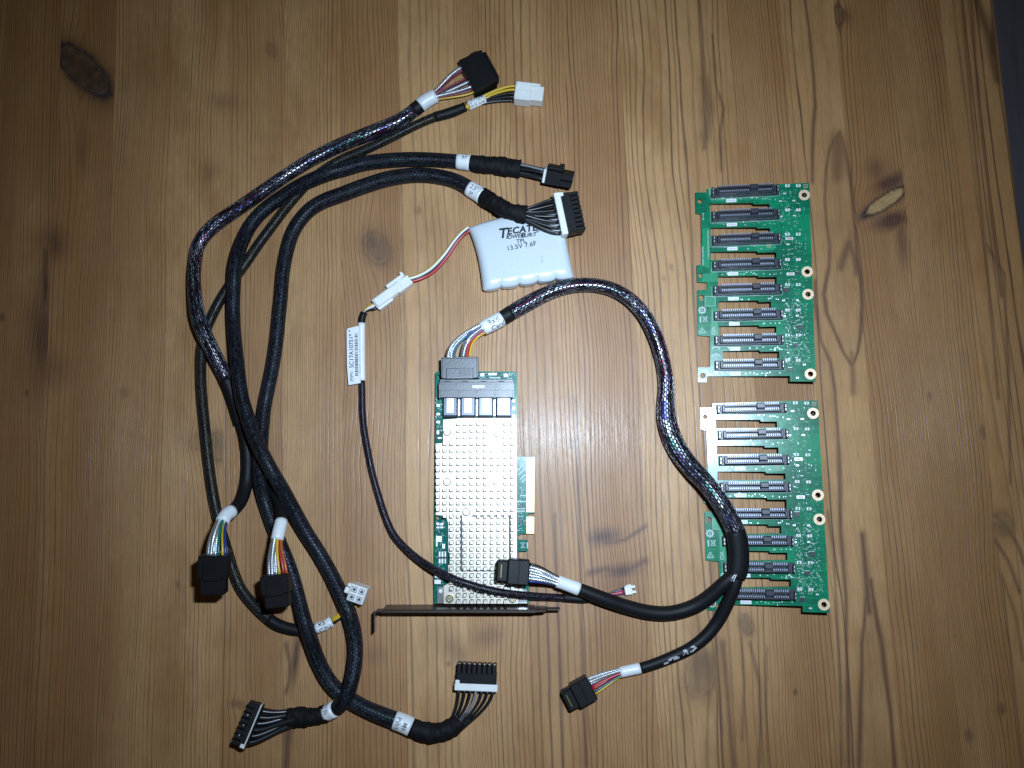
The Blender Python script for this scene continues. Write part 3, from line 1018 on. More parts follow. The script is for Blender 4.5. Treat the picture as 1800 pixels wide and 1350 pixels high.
tri = [Vector((c.x + .0024 * math.cos(a), c.y - .0003 + .0024 * math.sin(a))) for a in (math.pi / 2, math.pi * 7 / 6, math.pi * 11 / 6)]
for k in range(3):
    a, b_ = tri[k], tri[(k + 1) % 3]
    g.box(Matrix.Translation((a.x, a.y, 0)) @ Matrix.Rotation(math.atan2(b_.y - a.y, b_.x - a.x), 4, 'Z'), 0, (b_ - a).length, -.0002, .0002, 0, .00014 + k * .00001)
g.ring(ID, .0007, .0004, 0, .00014, 12, c.x, c.y - .0004, .8, 5.4)
obj('tick_mark', g, 'silk', bp1, local=True)
vs, fs = text_geo('VCI', .0032, .00006)
c = L(*B_(372, 630))
obj('letter_mark', G().add([(c.x + v.y, c.y - v.x, .00012) for v in vs], fs), 'silk', bp1, local=True, recalc=False)
for txt, (px, py), sz in (('MADE IN CHINA', A_(245, 1040), .0017), ('SAS/SATA BACKPLANE REV 2', A_(312, 900), .0015), ('8x2.5 BP', A_(250, 560), .0014), ('SECO', A_(330, 250), .0018)):
    vs, fs = text_geo(txt, sz, .00002)
    c = L(px, py)
    obj('board_print', G().add([(c.x + v.y, c.y - v.x, .00012) for v in vs], fs), 'silk', bp1, local=True, recalc=False)
g = G()
q = [L(*p) for p in (B_(272, 214), B_(398, 214), B_(398, 334), B_(272, 334))]
for k in range(4):
    a, b_ = q[k], q[(k + 1) % 4]
    g.box(Matrix.Translation((a.x, a.y, 0)) @ Matrix.Rotation(math.atan2(b_.y - a.y, b_.x - a.x), 4, 'Z'), 0, (b_ - a).length, -.00012, .00012, 0, .00014 + k * .00001)
obj('box_mark', g, 'silk', bp1, local=True)
# status lamps: two per drive row, with pads
for k, p in enumerate(pos8):
    cy = L(*p).y + .0016
    for px in (1383.5, 1402.5):
        c = L(px, p[1] - 8)
        o = obj('status_lamp', G().box(ID, c.x - .0012, c.x + .0016, c.y - .0009, c.y + .0009, 0, .0006, .00015), 'label_white', bp1, local=True)
        obj('lens', G().box(ID, c.x - .0003, c.x + .0007, c.y - .0006, c.y + .0006, .0004, .0009, .0001), 'ceramic' if k % 2 else 'pcb_light', o, local=True)
# white test pads, little chips, passives and tiny printed legends
gpad, gchip, gtan, gleg = G(), G(), G(), G()
for x, y in [(1190, 372), (1352, 366), (1197, 556), (1360, 548), (1282, 897), (1240, 280)]:
    c = L(*A_(x, y))
    gpad.box(ID, c.x - .0010, c.x + .0010, c.y - .0005, c.y + .0005, 0, .0003, .00008)
for x, y in [(1228, 265), (1395, 262), (1237, 455), (1393, 450), (1395, 1205), (1480, 1045), (500 - 95, 1142)]:
    c = L(*B_(x, y))
    gpad.box(ID, c.x - .0009, c.x + .0009, c.y - .0005, c.y + .0005, 0, .0003, .00008)
for (conv, x, y, s) in [(B_, 1265, 140, 1), (B_, 1428, 588, 1), (B_, 1368, 808, .9), (B_, 1308, 1108, .9), (A_, 1395, 1245, .6), (B_, 1390, 345, .3)]:
    c = L(*conv(x, y))
    gchip.box(ID, c.x - .0016 * s, c.x + .0016 * s, c.y - .0014 * s, c.y + .0014 * s, 0, .0009, .0001)
    for t in range(4):
        for sy in (-1, 1):
            gpad.box(ID, c.x + (-.0012 + t * .0008) * s - .00012, c.x + (-.0012 + t * .0008) * s + .00012, c.y + sy * .0014 * s, c.y + sy * .0020 * s if sy > 0 else c.y + sy * .00139 * s, 0, .0002) if sy > 0 else None
for (conv, x, y) in [(A_, 1298, 825), (A_, 1312, 1257)]:
    c = L(*conv(x, y))
    gpad.box(ID, c.x - .0024, c.x + .0024, c.y - .0009, c.y + .0009, 0, .00012, .00004)
    gtan.box(ID, c.x - .0017, c.x + .0017, c.y - .0005, c.y + .0005, .0001, .0004, .00008)
for (conv, x, y) in [(A_, 1048, 915), (A_, 1495, 190)]:
    c = L(*conv(x, y))
    for a in range(3):
        for b2 in range(3):
            gtan.box(ID, c.x + (a - 1) * .001 - .0003, c.x + (a - 1) * .001 + .0003, c.y + (b2 - 1) * .001 - .0003, c.y + (b2 - 1) * .001 + .0003, 0, .0002)
R = random.Random(5)
c0, c1 = L(1372, 335), L(1428, 640)
for k in range(430):
    x = c0.x + R.random() ** 1.2 * (.0148)
    y = c1.y + R.random() * (c0.y - c1.y) if R.random() < .55 else c1.y + R.random() * .040
    w, h = R.choice([(.0004, .00012), (.00012, .0005), (.0007, .00012), (.0002, .0002)])
    tgt = R.random()
    gg = gleg if tgt < .8 else (gpad if tgt < .93 else gtan)
    zt = .00012 + R.random() * .00004 if gg is gleg else .0004
    gg.box(ID, x - w, x + w, y - h, y + h, 0, zt)
for k in range(90):                       # legends and passives along the webs between the slots
    p = pos8[R.randrange(8)]
    c = L(p[0] + R.uniform(-45, 60), p[1] + R.uniform(13, 19))
    w, h = R.choice([(.0003, .0003), (.00025, .0002), (.0005, .0001)])
    gpad.box(ID, c.x - w, c.x + w, c.y - h, c.y + h, 0, .00035)
for (x0, y0, x1, y1) in [(1360, 290, 1415, 335), (1150, 822, 1195, 860)]:
    a, b_ = L(*B_(x0, y0)), L(*B_(x1, y1))
    gleg.box(Matrix.Translation((a.x, a.y, 0)) @ Matrix.Rotation(math.atan2(b_.y - a.y, b_.x - a.x), 4, 'Z'), 0, (b_ - a).length, -.0003, .0003, 0, .00018)
obj('solder_pads', gpad, 'solder', bp1, local=True, kind='stuff')
obj('chips', gchip, 'chip', bp1, local=True, kind='stuff')
obj('passives', gtan, 'ceramic', bp1, local=True, kind='stuff')
obj('printed_legends', gleg, 'silk', bp1, local=True, kind='stuff')
# sockets on the underside that hold the right edge up
rz = min((BM1 @ Vector((c.x, c.y, 0))).z for c in SCREWS)
for c, w in ((L(1395, 420), .012), (L(1402, 585), .012)):
    hgt = (BM1 @ Vector((c.x - .004, c.y, -TH))).z / nn.z
    obj('underside_socket', G().box(ID, c.x - .004, c.x + .004, c.y - w, c.y + w, -TH - hgt + .0012, -TH - .00005, .0005), 'black_plastic', bp1, local=True)


def copy_tree(o, parent=None):
    c = o.copy()
    COL.objects.link(c)
    c.parent = parent
    for ch in o.children:
        copy_tree(ch, c)
    return c


bp2 = copy_tree(bp1)
bp2['label'] = 'green circuit board with eight drive sockets half covered by the thick black cable'
O2 = P(1245, 1064, 1.8)
e = PP(1437.5, 703.7, O2, nn) - PP(1458.4, 1077, O2, nn)
ang2 = math.atan2(-e.dot(BX), e.dot(BY))
corner = L(*B_(1620, 1250))
tgt = PP(1458.4, 1077, O2, nn)
Mr = board_matrix(Vector((0, 0, 0)), ang2)
bp2.matrix_world = Matrix.Translation(tgt - (Mr @ Vector((corner.x, corner.y, 0)))) @ Mr

# ------------------------------------------------------------------ controller card with pin heatsink
ZB = 4.6                                   # top face of the card (mm)
card = thing('controller_card', 'expansion card with silver pin heatsink, gold edge contacts and steel slot bracket', 'expansion card', frame2(P(840, 860), 0, 0))


def W(px, py, z):
    return P(px, py, z)


def plate_px(loops_px, z0, z1):
    return G().plate([[(lambda w: (w.x, w.y))(P(x, y, z1)) for x, y in l] for l in loops_px], ID, z0 * 1e-3, z1 * 1e-3)


def circ_px(x, y, r, n=14):
    return [(x + r * math.cos(2 * math.pi * k / n), y + r * math.sin(2 * math.pi * k / n)) for k in range(n)]


cpcb = obj('circuit_board', plate_px([[(765.5, 656), (768, 653), (906, 653), (909, 656), (909, 801), (911, 803), (939.5, 803), (939.5, 902), (928, 903), (926, 905), (928, 907), (939.5, 907.5), (939.5, 938),
                                       (918, 938), (911, 941), (909, 945), (911, 949), (926, 949), (928.5, 951), (928.5, 967), (926, 969), (913, 969), (911, 972), (911, 990), (929.5, 992), (929.5, 1061), (762.5, 1061)],
                                      circ_px(769.5, 910, 3.4), circ_px(771, 657.5 + 4, 2.2)], 3.0, ZB), 'pcb_card', card)
cpcb.data.materials.append(MAT['pcb_edge'])
for p in cpcb.data.polygons:
    if abs(p.normal.z) < .5:
        p.material_index = 1
# gold edge contacts
g = G()
y = 806.0
while y < 936:
    if not (900 < y < 908):
        a, b_ = P(925.5, y, ZB), P(938.8, y + 2.05, ZB)
        g.box(ID, a.x, b_.x, b_.y, a.y, ZB * 1e-3 - .0001, ZB * 1e-3 + .00008)
    y += 2.7
obj('edge_contacts', g, 'gold', card, kind='stuff')
# printed traces and legends on the card
g = G()
for (x0, y0, x1, y1) in [(909.5, 827, 924, 813), (911, 835, 924, 823), (914, 843, 924, 834), (917, 848, 923, 842), (906, 881.5, 925, 881.5), (907, 894, 923, 894), (907, 898.5, 923, 898.5), (914, 871, 925, 871),
                         (779, 733, 786, 733), (860, 664, 880, 664)]:
    a, b_ = P(x0, y0, ZB), P(x1, y1, ZB)
    g.box(frame2(a, math.atan2(b_.y - a.y, b_.x - a.x), ZB), 0, (b_ - a).length, -.0004, .0004, -.0001, .00008 + .00001 * len(g.f) / 6)
R = random.Random(8)
for k in range(260):
    zone = R.random()
    if zone < .30:
        x, y = R.uniform(842, 905), R.uniform(655, 666)
    elif zone < .5:
        x, y = R.uniform(766, 777), R.uniform(700, 776)
    elif zone < .6:
        x, y = R.uniform(900, 907), R.uniform(700, 745)
    elif zone < .78:
        x, y = R.uniform(910, 925), R.uniform(855, 936)
    else:
        x, y = R.uniform(766, 783), R.uniform(916, 1028)
    a = P(x, y, ZB)
    w, h = R.choice([(.0005, .00012), (.00012, .0006), (.0003, .0003), (.0008, .00014)])
    g.box(ID, a.x - w, a.x + w, a.y - h, a.y + h, ZB * 1e-3 - .0001, ZB * 1e-3 + .0001 + R.random() * .00008)
obj('printed_legends', g, 'silk', card, kind='stuff')
g, g2 = G(), G()
for (x, y, w, h, z, m) in [(770.5, 713, 6, 4, .8, 0), (770.5, 728, 6, 4, .8, 0), (770.5, 742, 6, 4, .8, 0), (770, 760, 4, 7, 1, 0), (773, 770, 6, 3, .6, 0), (770, 921, 5, 4, 1, 0), (777, 921, 5, 4, 1, 0), (770, 927, 5, 3, 1, 0),
                           (777, 927, 5, 3, 1, 0), (772, 947, 10, 10, 2.2, 0), (780, 960, 5, 8, 1.2, 0), (768, 951, 3, 18, 1.2, 0), (773, 974, 3, 9, 1, 0), (778, 974, 3, 9, 1, 0), (783, 974, 2.4, 9, 1, 0),
                           (773, 986, 3, 8, 1, 0), (778, 986, 3, 8, 1, 0), (783, 986, 2.4, 8, 1, 0), (770, 1008, 10, 13, 2.4, 0), (770, 1022, 11, 7, 3, 0), (898 + 5, 705, 4, 5, .7, 0), (903, 718, 4, 5, .7, 0), (903, 731, 4, 5, .7, 0),
                           (848, 659, 6, 5, .7, 0), (866, 658, 14, 3, .7, 0), (889, 660, 6, 5, .7, 0), (916, 890, 5, 6, 1, 1), (922, 921, 4, 6, .8, 1), (914, 915, 4, 8, .9, 1), (779, 982, 13, 4, .9, 1), (917, 1032, 9, 4, 3, 0),
                           (915, 1040, 6, 10, 1.5, 0)]:
    a = P(x, y, ZB)
    (g2 if m else g).box(ID, a.x - w / 5400, a.x + w / 5400, a.y - h / 5400, a.y + h / 5400, ZB * 1e-3 - .0001, ZB * 1e-3 + z * 1e-3, .0001)
obj('passives', g, 'solder', card, kind='stuff')
obj('chips', g2, 'chip', card, kind='stuff')
g = G()
a = P(919, 958.5, ZB)
for s in (-1, 1):
    g.box(frame2(a, s * .9, ZB), -.0019, .0019, -.00015, .00015, 0, .0001 + s * .00001)
g.box(frame2(a, 0, ZB), -.0015, .0015, .0013, .0016, 0, .0001).box(frame2(a, 0, ZB), -.0015, .0015, -.0016, -.0013, 0, .0001)
g.box(frame2(a, 0, ZB), .0025, .0033, -.0019, .0019, 0, .0001)
obj('bin_mark', g, 'silk', card)

# heatsink
ZH, ZP = 6.8, 12.4
hs = obj('heatsink', plate_px([[(779, 738), (813, 735), (908, 735), (908.5, 981), (911, 984), (911, 1061), (780, 1061), (780, 1030), (788, 1026), (788, 993), (791, 990), (791, 973), (788, 970), (788, 920), (784, 907),
                                 (766, 905), (766, 780), (779, 779)]], ZB + .3, ZH), 'aluminium', card)
g = G()
cols = [769.5 + 11.95 * k for k in range(12)]
rows = [744.5 + 11.62 * k for k in range(28)]
screws = [(786, 759, 'aluminium'), (873, 761, 'aluminium'), (785.3, 847, 'aluminium'), (873, 846.7, 'aluminium'), (819.5, 900, 'steel'), (790, 1053, 'brass'), (901, 1053, 'brass')]
npin = 0
for j, y in enumerate(rows):
    for k, x in enumerate(cols):
        if y > 1060 or (x < 778 and (y < 782 or y > 900)) or (x < 790 and y > 908 and y < 1024) or (x < 784 and y > 1020):
            continue
        if any(abs(x - sx) < 13.5 and abs(y - sy) < (19 if sy < 800 else 12.5) and q < 5 for q, (sx, sy, _) in enumerate(screws)):
            continue
        if any(abs(x - sx) < 8.5 and abs(y - sy) < 9 for (sx, sy, _) in screws[5:]):
            continue
        a = P(x, y, ZP)
        r1, r0 = .00098, .00112
        vs = [(a.x + sx * r, a.y + sy * r, z) for r, z in ((r0, ZH * 1e-3 - .0003), (r1, ZP * 1e-3 + R.uniform(-.00006, .00006))) for sx, sy in ((-1, -1), (1, -1), (1, 1), (-1, 1))]
        g.add(vs, [(4, 5, 6, 7), (0, 1, 5, 4), (1, 2, 6, 5), (2, 3, 7, 6), (3, 0, 4, 7)])
        npin += 1
obj('pin_field', g, 'aluminium', hs, kind='stuff')
g = G()
for (x0, y0, x1, y1) in [(811, 907, 811, 1003), (831, 907, 896, 907), (896, 907, 896, 1003), (811, 1003, 896, 1003)]:
    a, b_ = P(x0, y0, ZH), P(x1, y1, ZH)
    g.box(frame2(a, math.atan2(b_.y - a.y, b_.x - a.x), ZH), -.0004, (b_ - a).length + .0004, -.0005, .0005, -.0005, .00005 + len(g.f) * 1e-6)
obj('groove', g, 'groove', hs)
for sx, sy, mt in screws:
    M = frame2(P(sx, sy, 9.6), 0, ZH)
    o = obj('screw', G().cyl(M, .0025, -.0002, .0016, 28, .0024).cyl(M, .0024, .0016, .0020, 28, .0020), mt, hs)
    auto_smooth(o, 30)
    gg = G().box(M @ Matrix.Rotation(.8 + sx, 4, 'Z'), -.0016, .0016, -.00022, .00022, .0019, .00205).ring(M, .0013, .0011, .0019, .00206, 20)
    obj('screw_slot', gg, 'steel', o)
# metal feet of the bracket on the card
for x0, x1, y0, y1 in ((768, 781, 1031, 1061), (911, 927, 1036, 1061)):
    a, b_ = P(x0, y1, ZB + 1), P(x1, y0, ZB + 1)
    o = obj('bracket_foot', G().box(ID, a.x, b_.x, a.y, b_.y, ZB * 1e-3, ZB * 1e-3 + .001, .0002), 'steel', card)
    m = (a + b_) / 2
    auto_smooth(obj('foot_rivet', G().cyl(frame2((m.x, m.y + .0025), 0, ZB + .9), .0016, 0, .0007, 18, .0012), 'solder', o), 30)

# port block with four shells, lettering moulded upside down
zb0, zb1 = ZB, 13.2
g = G()
a, b_ = P(771, 699, zb1), P(904, 671, zb1)
M = ID
g.box(ID, a.x, b_.x, a.y, b_.y, ZB * 1e-3, zb1 * 1e-3 - .0004, .0003)
a2, b2 = P(773, 673, 11.4), P(903, 667, 11.4)
g.box(ID, a2.x, b2.x, a2.y, b2.y + .0002, ZB * 1e-3, .0114, .0003)
for k in range(5):
    xk = [771.5, 804.5, 837, 868.5, 901][k]
    p0, p1 = P(xk, 699, zb1), P(xk + 3, 686, zb1)
    g.box(ID, p0.x, p1.x, p0.y - .0003, p1.y, .012, zb1 * 1e-3, .0001)
p0, p1 = P(771, 686, zb1), P(904, 675, zb1)
g.box(ID, p0.x, p1.x, p0.y, p1.y, .012, zb1 * 1e-3 - .0001, .0001)
ph = obj('port_housing', g, 'port_plastic', card)
for xk in (786, 818, 850, 881):
    p0 = P(xk, 671.5, 11.5)
    obj('key_slot', G().box(ID, p0.x - .0018, p0.x + .0018, p0.y - .0007, p0.y + .0007, .0112, .01145), 'ink', ph)
vs, fs = text_geo('molex', .0032, .00014, spacing=.95)
a = P(840.5, 680.5, zb1)
obj('lettering', G().add([(a.x - v.x, a.y - v.y, zb1 * 1e-3 + .00004) for v in vs], fs), 'label_white', ph, recalc=False)
for k, (x0, x1) in enumerate(((779, 803.5), (810.5, 835), (841.5, 866), (873, 898))):
    a, b_ = P(x0, 731, 11.2), P(x1, 698, 11.2)
    o = obj('port_shell', G().box(ID, a.x, b_.x, a.y, b_.y - .0003, ZB * 1e-3, .0112, .0004), 'port_metal', card)
    p0, p1 = P(x0 + 6, 726, 11.2), P(x1 - 6, 700, 11.2)
    obj('shell_window', G().box(ID, p0.x, p1.x, p0.y, p1.y, .0110, .01132, .0001), 'steel', o)
    p0, p1 = P(x0 - .5, 734, 9), P(x1 + .5, 730.5, 9)
    obj('shell_lip', G().box(ID, p0.x, p1.x, p0.y, p1.y, ZB * 1e-3, .0092, .0003), 'black_plastic', o)
    if k < 3:
        p0, p1 = P(x1 + 1.5, 731, 7), P(x1 + 5.5, 702, 7)
        obj('shell_rib', G().box(ID, p0.x, p1.x, p0.y, p1.y, ZB * 1e-3, .0072, .0002), 'solder', card)

# slot bracket: upright steel plate across the end of the card
ZT = 17.2
g = G()
yb = P(800, 1063.0, 2).y
xl, xr = P(674, 1070, 12).x, P(941, 1070, 12).x
xe = P(659.5, 1074, ZT).x
LN = Matrix.Translation((0, yb, 0)) @ Matrix.Rotation(math.radians(2.2), 4, 'X') @ Matrix.Translation((0, -yb, 0))   # leans a little
g.box(LN, xl, xr, yb - .0009, yb, .0006, ZT * 1e-3, .0003)
g.box(LN, xl, xr, yb - .0022, yb - .0006, ZT * 1e-3 - .0009, ZT * 1e-3 - .0001, .0003)
g.box(LN, xe, xl + .0005, yb - .00185, yb - .00095, .0085, ZT * 1e-3 - .0003, .0002)
br = obj('slot_bracket', g, 'bracket', card)
# bent lug that is screwed to a case
g = G().box(LN, xe - .0009, xe, yb - .0135, yb - .0009, .0095, ZT * 1e-3 - .0004, .0002)
obj('screw_lug', g, 'steel', br)
# narrow tongue at the other end
xt = P(984, 1071, 9).x
g = G().plate([[(xr - .0003, 0), (xr + .006, .0), (xr + .0075, .004), (xt, .0045), (xt, .0105), (xr + .0075, .011), (xr + .006, ZT * 1e-3 - .002), (xr - .0003, ZT * 1e-3 - .001)]],
              LN @ Matrix(((1, 0, 0, 0), (0, 0, 1, yb - .0012), (0, 1, 0, .0012), (0, 0, 0, 1))), -.0004, .0006)
obj('tongue', g, 'bracket', br)

# ------------------------------------------------------------------ connector builders (local x = away from the cable)
def sas_plug(parent, M, lx, ly, z0, z1, nose=.45, strip=True, latch=True):
    """black plug: body, narrower nose, latch ridge"""
    g = G()
    g.box(M, 0, lx * (1 - nose), -ly / 2, ly / 2, z0, z1, .0007)
    g.box(M, lx * (1 - nose) - .0004, lx, -ly * .43, ly * .43, z0 + .0009, z1 - .0010, .0009)
    o = obj('plug_housing', g, 'black_plastic', parent)
    if latch:
        gl = G().box(M, lx * .10, lx * .62, -ly * .30, ly * .30, z1 - .0002, z1 + .0009, .0004)
        for q in range(4):
            gl.box(M, lx * (.14 + q * .06), lx * (.165 + q * .06), -ly * .27, ly * .27, z1 + .0007, z1 + .0012, .0001)
        obj('latch', gl, 'black_plastic', o)
    if strip:
        obj('contact_strip', G().box(M, lx * .84, lx * .872, -ly * .26, ly * .26, z1 - .00105, z1 - .00092, 0), 'dull_gold', o)
    return o


def power_plug(parent, M, lx, ly, z0, z1, n, bt=.0042, bp=.0008):
    """black multi-pole plug with comb of cavities and a white locking bar at the wire side"""
    g = G().box(M, .0022, lx * .66, -ly / 2, ly / 2, z0, z1, .0004)
    for q in range(n):
        w = ly / n
        y = -ly / 2 + q * w
        for (za, zb) in ((z0 + .0002, (z0 + z1) / 2 - .0003), ((z0 + z1) / 2 + .0003, z1 - .0002)):
            g.box(M, lx * .6, lx, y + w * .09, y + w * .91, za, zb, .0003)
    o = obj('plug_housing', g, 'black_plastic', parent)
    bar = G().box(M, .0042 - bt, .0042, -ly / 2 - bp, ly / 2 + bp, z0 + .0006, z1 + bp * .75, .0004)
    bar.box(M, .0038, .0062, ly / 2 - .0022, ly / 2 + bp * .6, z1 - .002, z1 + bp * .85, .0004)
    obj('locking_bar', bar, 'white_plastic', o)
    gd = G()
    for q in range(n):
        w = ly / n
        gd.box(M, lx * .985, lx + .0003, -ly / 2 + (q + .5) * w - .0005, -ly / 2 + (q + .5) * w + .0005, (z0 + z1) / 2 + .0012, z1 - .0012)
    obj('contacts', gd, 'steel', o, kind='stuff')
    return o


def fan(parent, sw, s, ends, tl0, tl1, r, mats, sgn=1, back=.004, spread=.62):
    """wires from the cut end of a sweep to given end points; ends = [(point, incoming direction)]"""
    d, T, B, Nn = sw.val(s)
    n = len(ends)
    Bv = Vector(B)
    order = sorted(range(n), key=lambda q: ends[q][0].dot(Bv))
    for q, (pe, de) in enumerate(ends):
        lane = (order.index(q) + .5) / n * 2 - 1
        rr = d[3] * spread
        start = Vector(d[:3]) - Vector(T) * back * sgn + Bv * (lane * rr) + Vector(Nn) * (rr * .8 * (1 - abs(lane)) * (1 if q % 2 else -.5))
        pts = bez(start, Vector(T) * sgn * tl0, pe, -Vector(de) * tl1)
        m = mats[q % len(mats)]
        wire(parent, pts, r * (1.45 if m == 'wire_silver' else (1.08 if mats[0] != 'wire_silver' else .85)), m)


def dirv(M):
    return (M.to_3x3() @ Vector((1, 0, 0)))


# ------------------------------------------------------------------ left SAS cable (four-wide plug, splits in two)
sas = thing('signal_cable', 'long braided cable with silver shine, plug at top and two black plugs at lower left', 'cable', frame2(P(412, 725), 0, 0), 'braided signal cables')
swS = Sweep([(770, 166, 7, 4.2), (748, 178, 6.5, 4.4), (733, 190, 6, 4.4), (710, 207, 5.5, 4.7), (687, 219, 5, 4.8), (640, 238, 5, 4.9), (605, 252, 5, 4.7), (567, 270, 5.2, 4.6), (533, 289, 6, 4.4), (500, 310, 7, 4.3), (467, 333, 6, 4.4), (433, 357, 5, 4.6),
             (405, 376, 5, 4.7), (382, 392, 5, 4.8), (361, 412, 5, 4.5, 1.05), (348, 434, 5, 4.3), (343, 460, 5.5, 4.3), (341, 490, 7, 4.3), (343, 525, 9.5, 4.4, 1.05), (348, 557, 11.5, 4.5, 1.12), (358, 585, 12, 4.6, 1.1), (372, 614, 10.5, 4.6, 1.05), (389, 648, 8, 4.6), (403, 680, 6, 4.3), (414, 712, 5, 4.3), (424, 745, 4.6, 4.3)])
tube('sleeve', swS, swS.at(728, 194), swS.at(397, 664), 'braid_sas', sas)
tube('heat_shrink', swS, swS.at(741, 183), swS.at(725, 195), 'shrink', sas, dr=.25)
tube('heat_shrink', swS, swS.at(398, 666), swS.s[-1], 'shrink', sas, dr=.2)
tube('label', swS, swS.at(765, 169), swS.at(739, 184), 'label_white', sas, dr=.4, segs=28)
swL1 = Sweep([(415, 715, 5, 3.9), (424, 742, 4.4, 4.0), (431, 768, 4.3, 4.0), (435, 800, 4.3, 4.1), (435, 830, 4.3, 4.1), (432, 855, 6, 4.0), (424, 880, 12, 3.9), (412, 895, 18, 3.9), (398, 905, 24, 3.8), (388, 922, 29, 3.7)])
tube('heat_shrink', swL1, None, swL1.at(405, 900), 'shrink', sas)
tube('label', swL1, swL1.at(408, 897), swL1.at(388, 915), 'label_white', sas, dr=.35, segs=28)
swL2 = Sweep([(418, 722, 4.6, 3.5), (440, 775, 4.0, 3.6), (462, 822, 3.8, 3.6), (482, 862, 7, 3.6), (493, 890, 13, 3.6), (495, 912, 19, 3.55), (490, 935, 24, 3.5), (486, 954, 26.5, 3.4)])
tube('heat_shrink', swL2, None, swL2.at(494, 918), 'shrink', sas)
tube('label', swL2, swL2.at(495, 916), swL2.at(486, 950), 'label_white', sas, dr=.35, segs=28)
for sw, pt in ((swL1, (398, 905)), (swL2, (490, 934))):
    s = sw.at(*pt)
    for k in range(5):
        q = G().box(ID, -.0022 + (k % 2) * .0006, .0020 - (k % 3) * .0005, -.0001, .0001, 0, .0001)
        obj('label_print', sw.wrap((q.v, q.f), s - .003 + k * .0013, 86, .42, -1, 90), 'ink_worn', sas, recalc=False)
# top plug
M, _l = frame_px((812, 124), (868, 103), 8)
ends = []
M0, ln = frame_px((820.5, 138.5), (866, 116.5), 8)
sas_plug(sas, M0, ln, .0245, .0012, .0125, nose=.12, strip=False, latch=False)
obj('housing_rib', G().box(M0, ln * .10, ln * .16, -.0118, .0118, .0124, .0130, .0002).cyl(M0, .0012, .0124, .0128, 12, None, ln * .52, 0), 'black_plastic', sas)
obj('side_latch', G().box(M0, ln * .45, ln * .75, .0122, .0137, .003, .011, .0006), 'black_plastic', sas)
ends = [(M0 @ Vector((.0004, y, .0068 + (k % 2) * .0018)), dirv(M0)) for k, y in enumerate((.0098, .0086, .0074, .0062, -.0008, .0002, -.0018, -.0066, -.0078, -.0090, -.0100))]
fan(sas, swS, swS.at(765, 169), ends, .007, .010, .85, ['wire_silver', 'wire_silver', 'wire_silver', 'wire_maroon', 'wire_maroon', 'wire_maroon', 'wire_silver', 'wire_silver', 'wire_blue', 'wire_maroon', 'wire_yellow'], sgn=-1)
# lower plugs, hanging in the air on their stiff leads
for sw, a, b, zc, tilt, mats in ((swL1, (377, 975), (373, 1046), 36, .12, ['wire_silver', 'wire_silver', 'wire_silver', 'wire_green', 'wire_yellow', 'wire_blue']),
                                 (swL2, (484, 1009), (489, 1068), 29, .05, ['wire_silver', 'wire_silver', 'wire_silver', 'wire_yellow', 'wire_red', 'wire_orange'])):
    M, ln = frame_px(a, b, zc)
    M = Matrix.Translation((0, 0, zc * 1e-3)) @ M @ Matrix.Rotation(tilt, 4, 'Y')
    sas_plug(sas, M, ln, .0165, -.0055, .0045, nose=.42, strip=False)
    ends = [(M @ Vector((.0003, -.0052 + k * .0021 + .002, .001 + (k % 2) * .0012)), dirv(M)) for k in range(6)]
    fan(sas, sw, sw.s[-1], ends, .010, .009, .95, mats, 1, back=.006, spread=.8)

# ------------------------------------------------------------------ thin power cable with white plugs
thin = thing('power_cable', 'thin braided cable with yellow wires and white plugs at both ends', 'cable', frame2(P(355, 700), 0, 0), 'braided power cables')
swA = Sweep([(858, 173, 4, 2.6), (838, 180, 3.6, 2.6), (820, 187, 3.4, 2.9), (789, 199, 3.3, 3.2), (764, 206, 3.2, 3.1), (733, 219, 3.2, 3.0), (687, 242, 3.2, 3.1), (640, 264, 3.2, 3.2), (610, 276, 3.2, 3.2), (580, 292, 3.2, 3.2), (550, 314, 3.2, 3.2), (522, 343, 3.2, 3.2), (500, 369, 3.2, 3.3),
             (478, 398, 3.2, 3.3), (455, 429, 3.2, 3.3), (429, 467, 3.2, 3.3), (408, 495, 3.2, 3.3), (389, 524, 3.2, 3.3), (374, 553, 3.3, 3.3), (361, 583, 3.3, 3.3), (354, 615, 3.3, 3.4), (353, 660, 3.3, 3.4), (355, 700, 3.3, 3.4), (360, 750, 3.3, 3.4), (365, 800, 3.3, 3.4),
             (371, 847, 3.3, 3.4), (379, 892, 3.3, 3.4), (388, 930, 3.3, 3.3), (401, 973, 3.3, 3.3), (410, 1003, 3.3, 3.3), (423, 1034, 3.3, 3.3), (441, 1058, 3.3, 3.3), (464, 1081, 3.3, 3.4), (486, 1097, 3.4, 3.5), (509, 1105, 3.4, 3.4), (532, 1108, 3.2, 3.2), (552, 1105, 3, 2.7), (569, 1100, 2.9, 2.6), (588, 1089, 3, 2.4)])
tube('sleeve', swA, swA.at(764, 206), swA.at(474, 1089), 'braid_thin', thin, segs=18)
tube('heat_shrink', swA, swA.at(818, 188), swA.at(764, 206), 'shrink', thin, dr=.25, lump=.12)
tube('heat_shrink', swA, swA.at(474, 1089), swA.at(553, 1105), 'shrink', thin, dr=.15)
tube('label', swA, swA.at(854, 174), swA.at(823, 186), 'label_white', thin, dr=.5, segs=26)
tube('label', swA, swA.at(553, 1105), swA.at(585, 1091), 'label_white', thin, dr=.75, segs=26)
s = swA.at(838, 180)
for k, tx in enumerate(('POWER', 'BOARD')):
    geo = text_geo(tx, .0036, .00004)
    obj('label_print', swA.wrap(geo, s, 62 + k * 62, .58, 1, 0), 'ink', thin, recalc=False)
s = swA.at(569, 1099)
for k, tx in enumerate(('MB', 'CPU')):
    geo = text_geo(tx, .0040, .00004)
    obj('label_print', swA.wrap(geo, s - .0006 + k * .0012, 58 + k * 66, .82, 1, 0), 'ink', thin, recalc=False)
M, ln = frame_px((905, 164), (955, 170), 6)
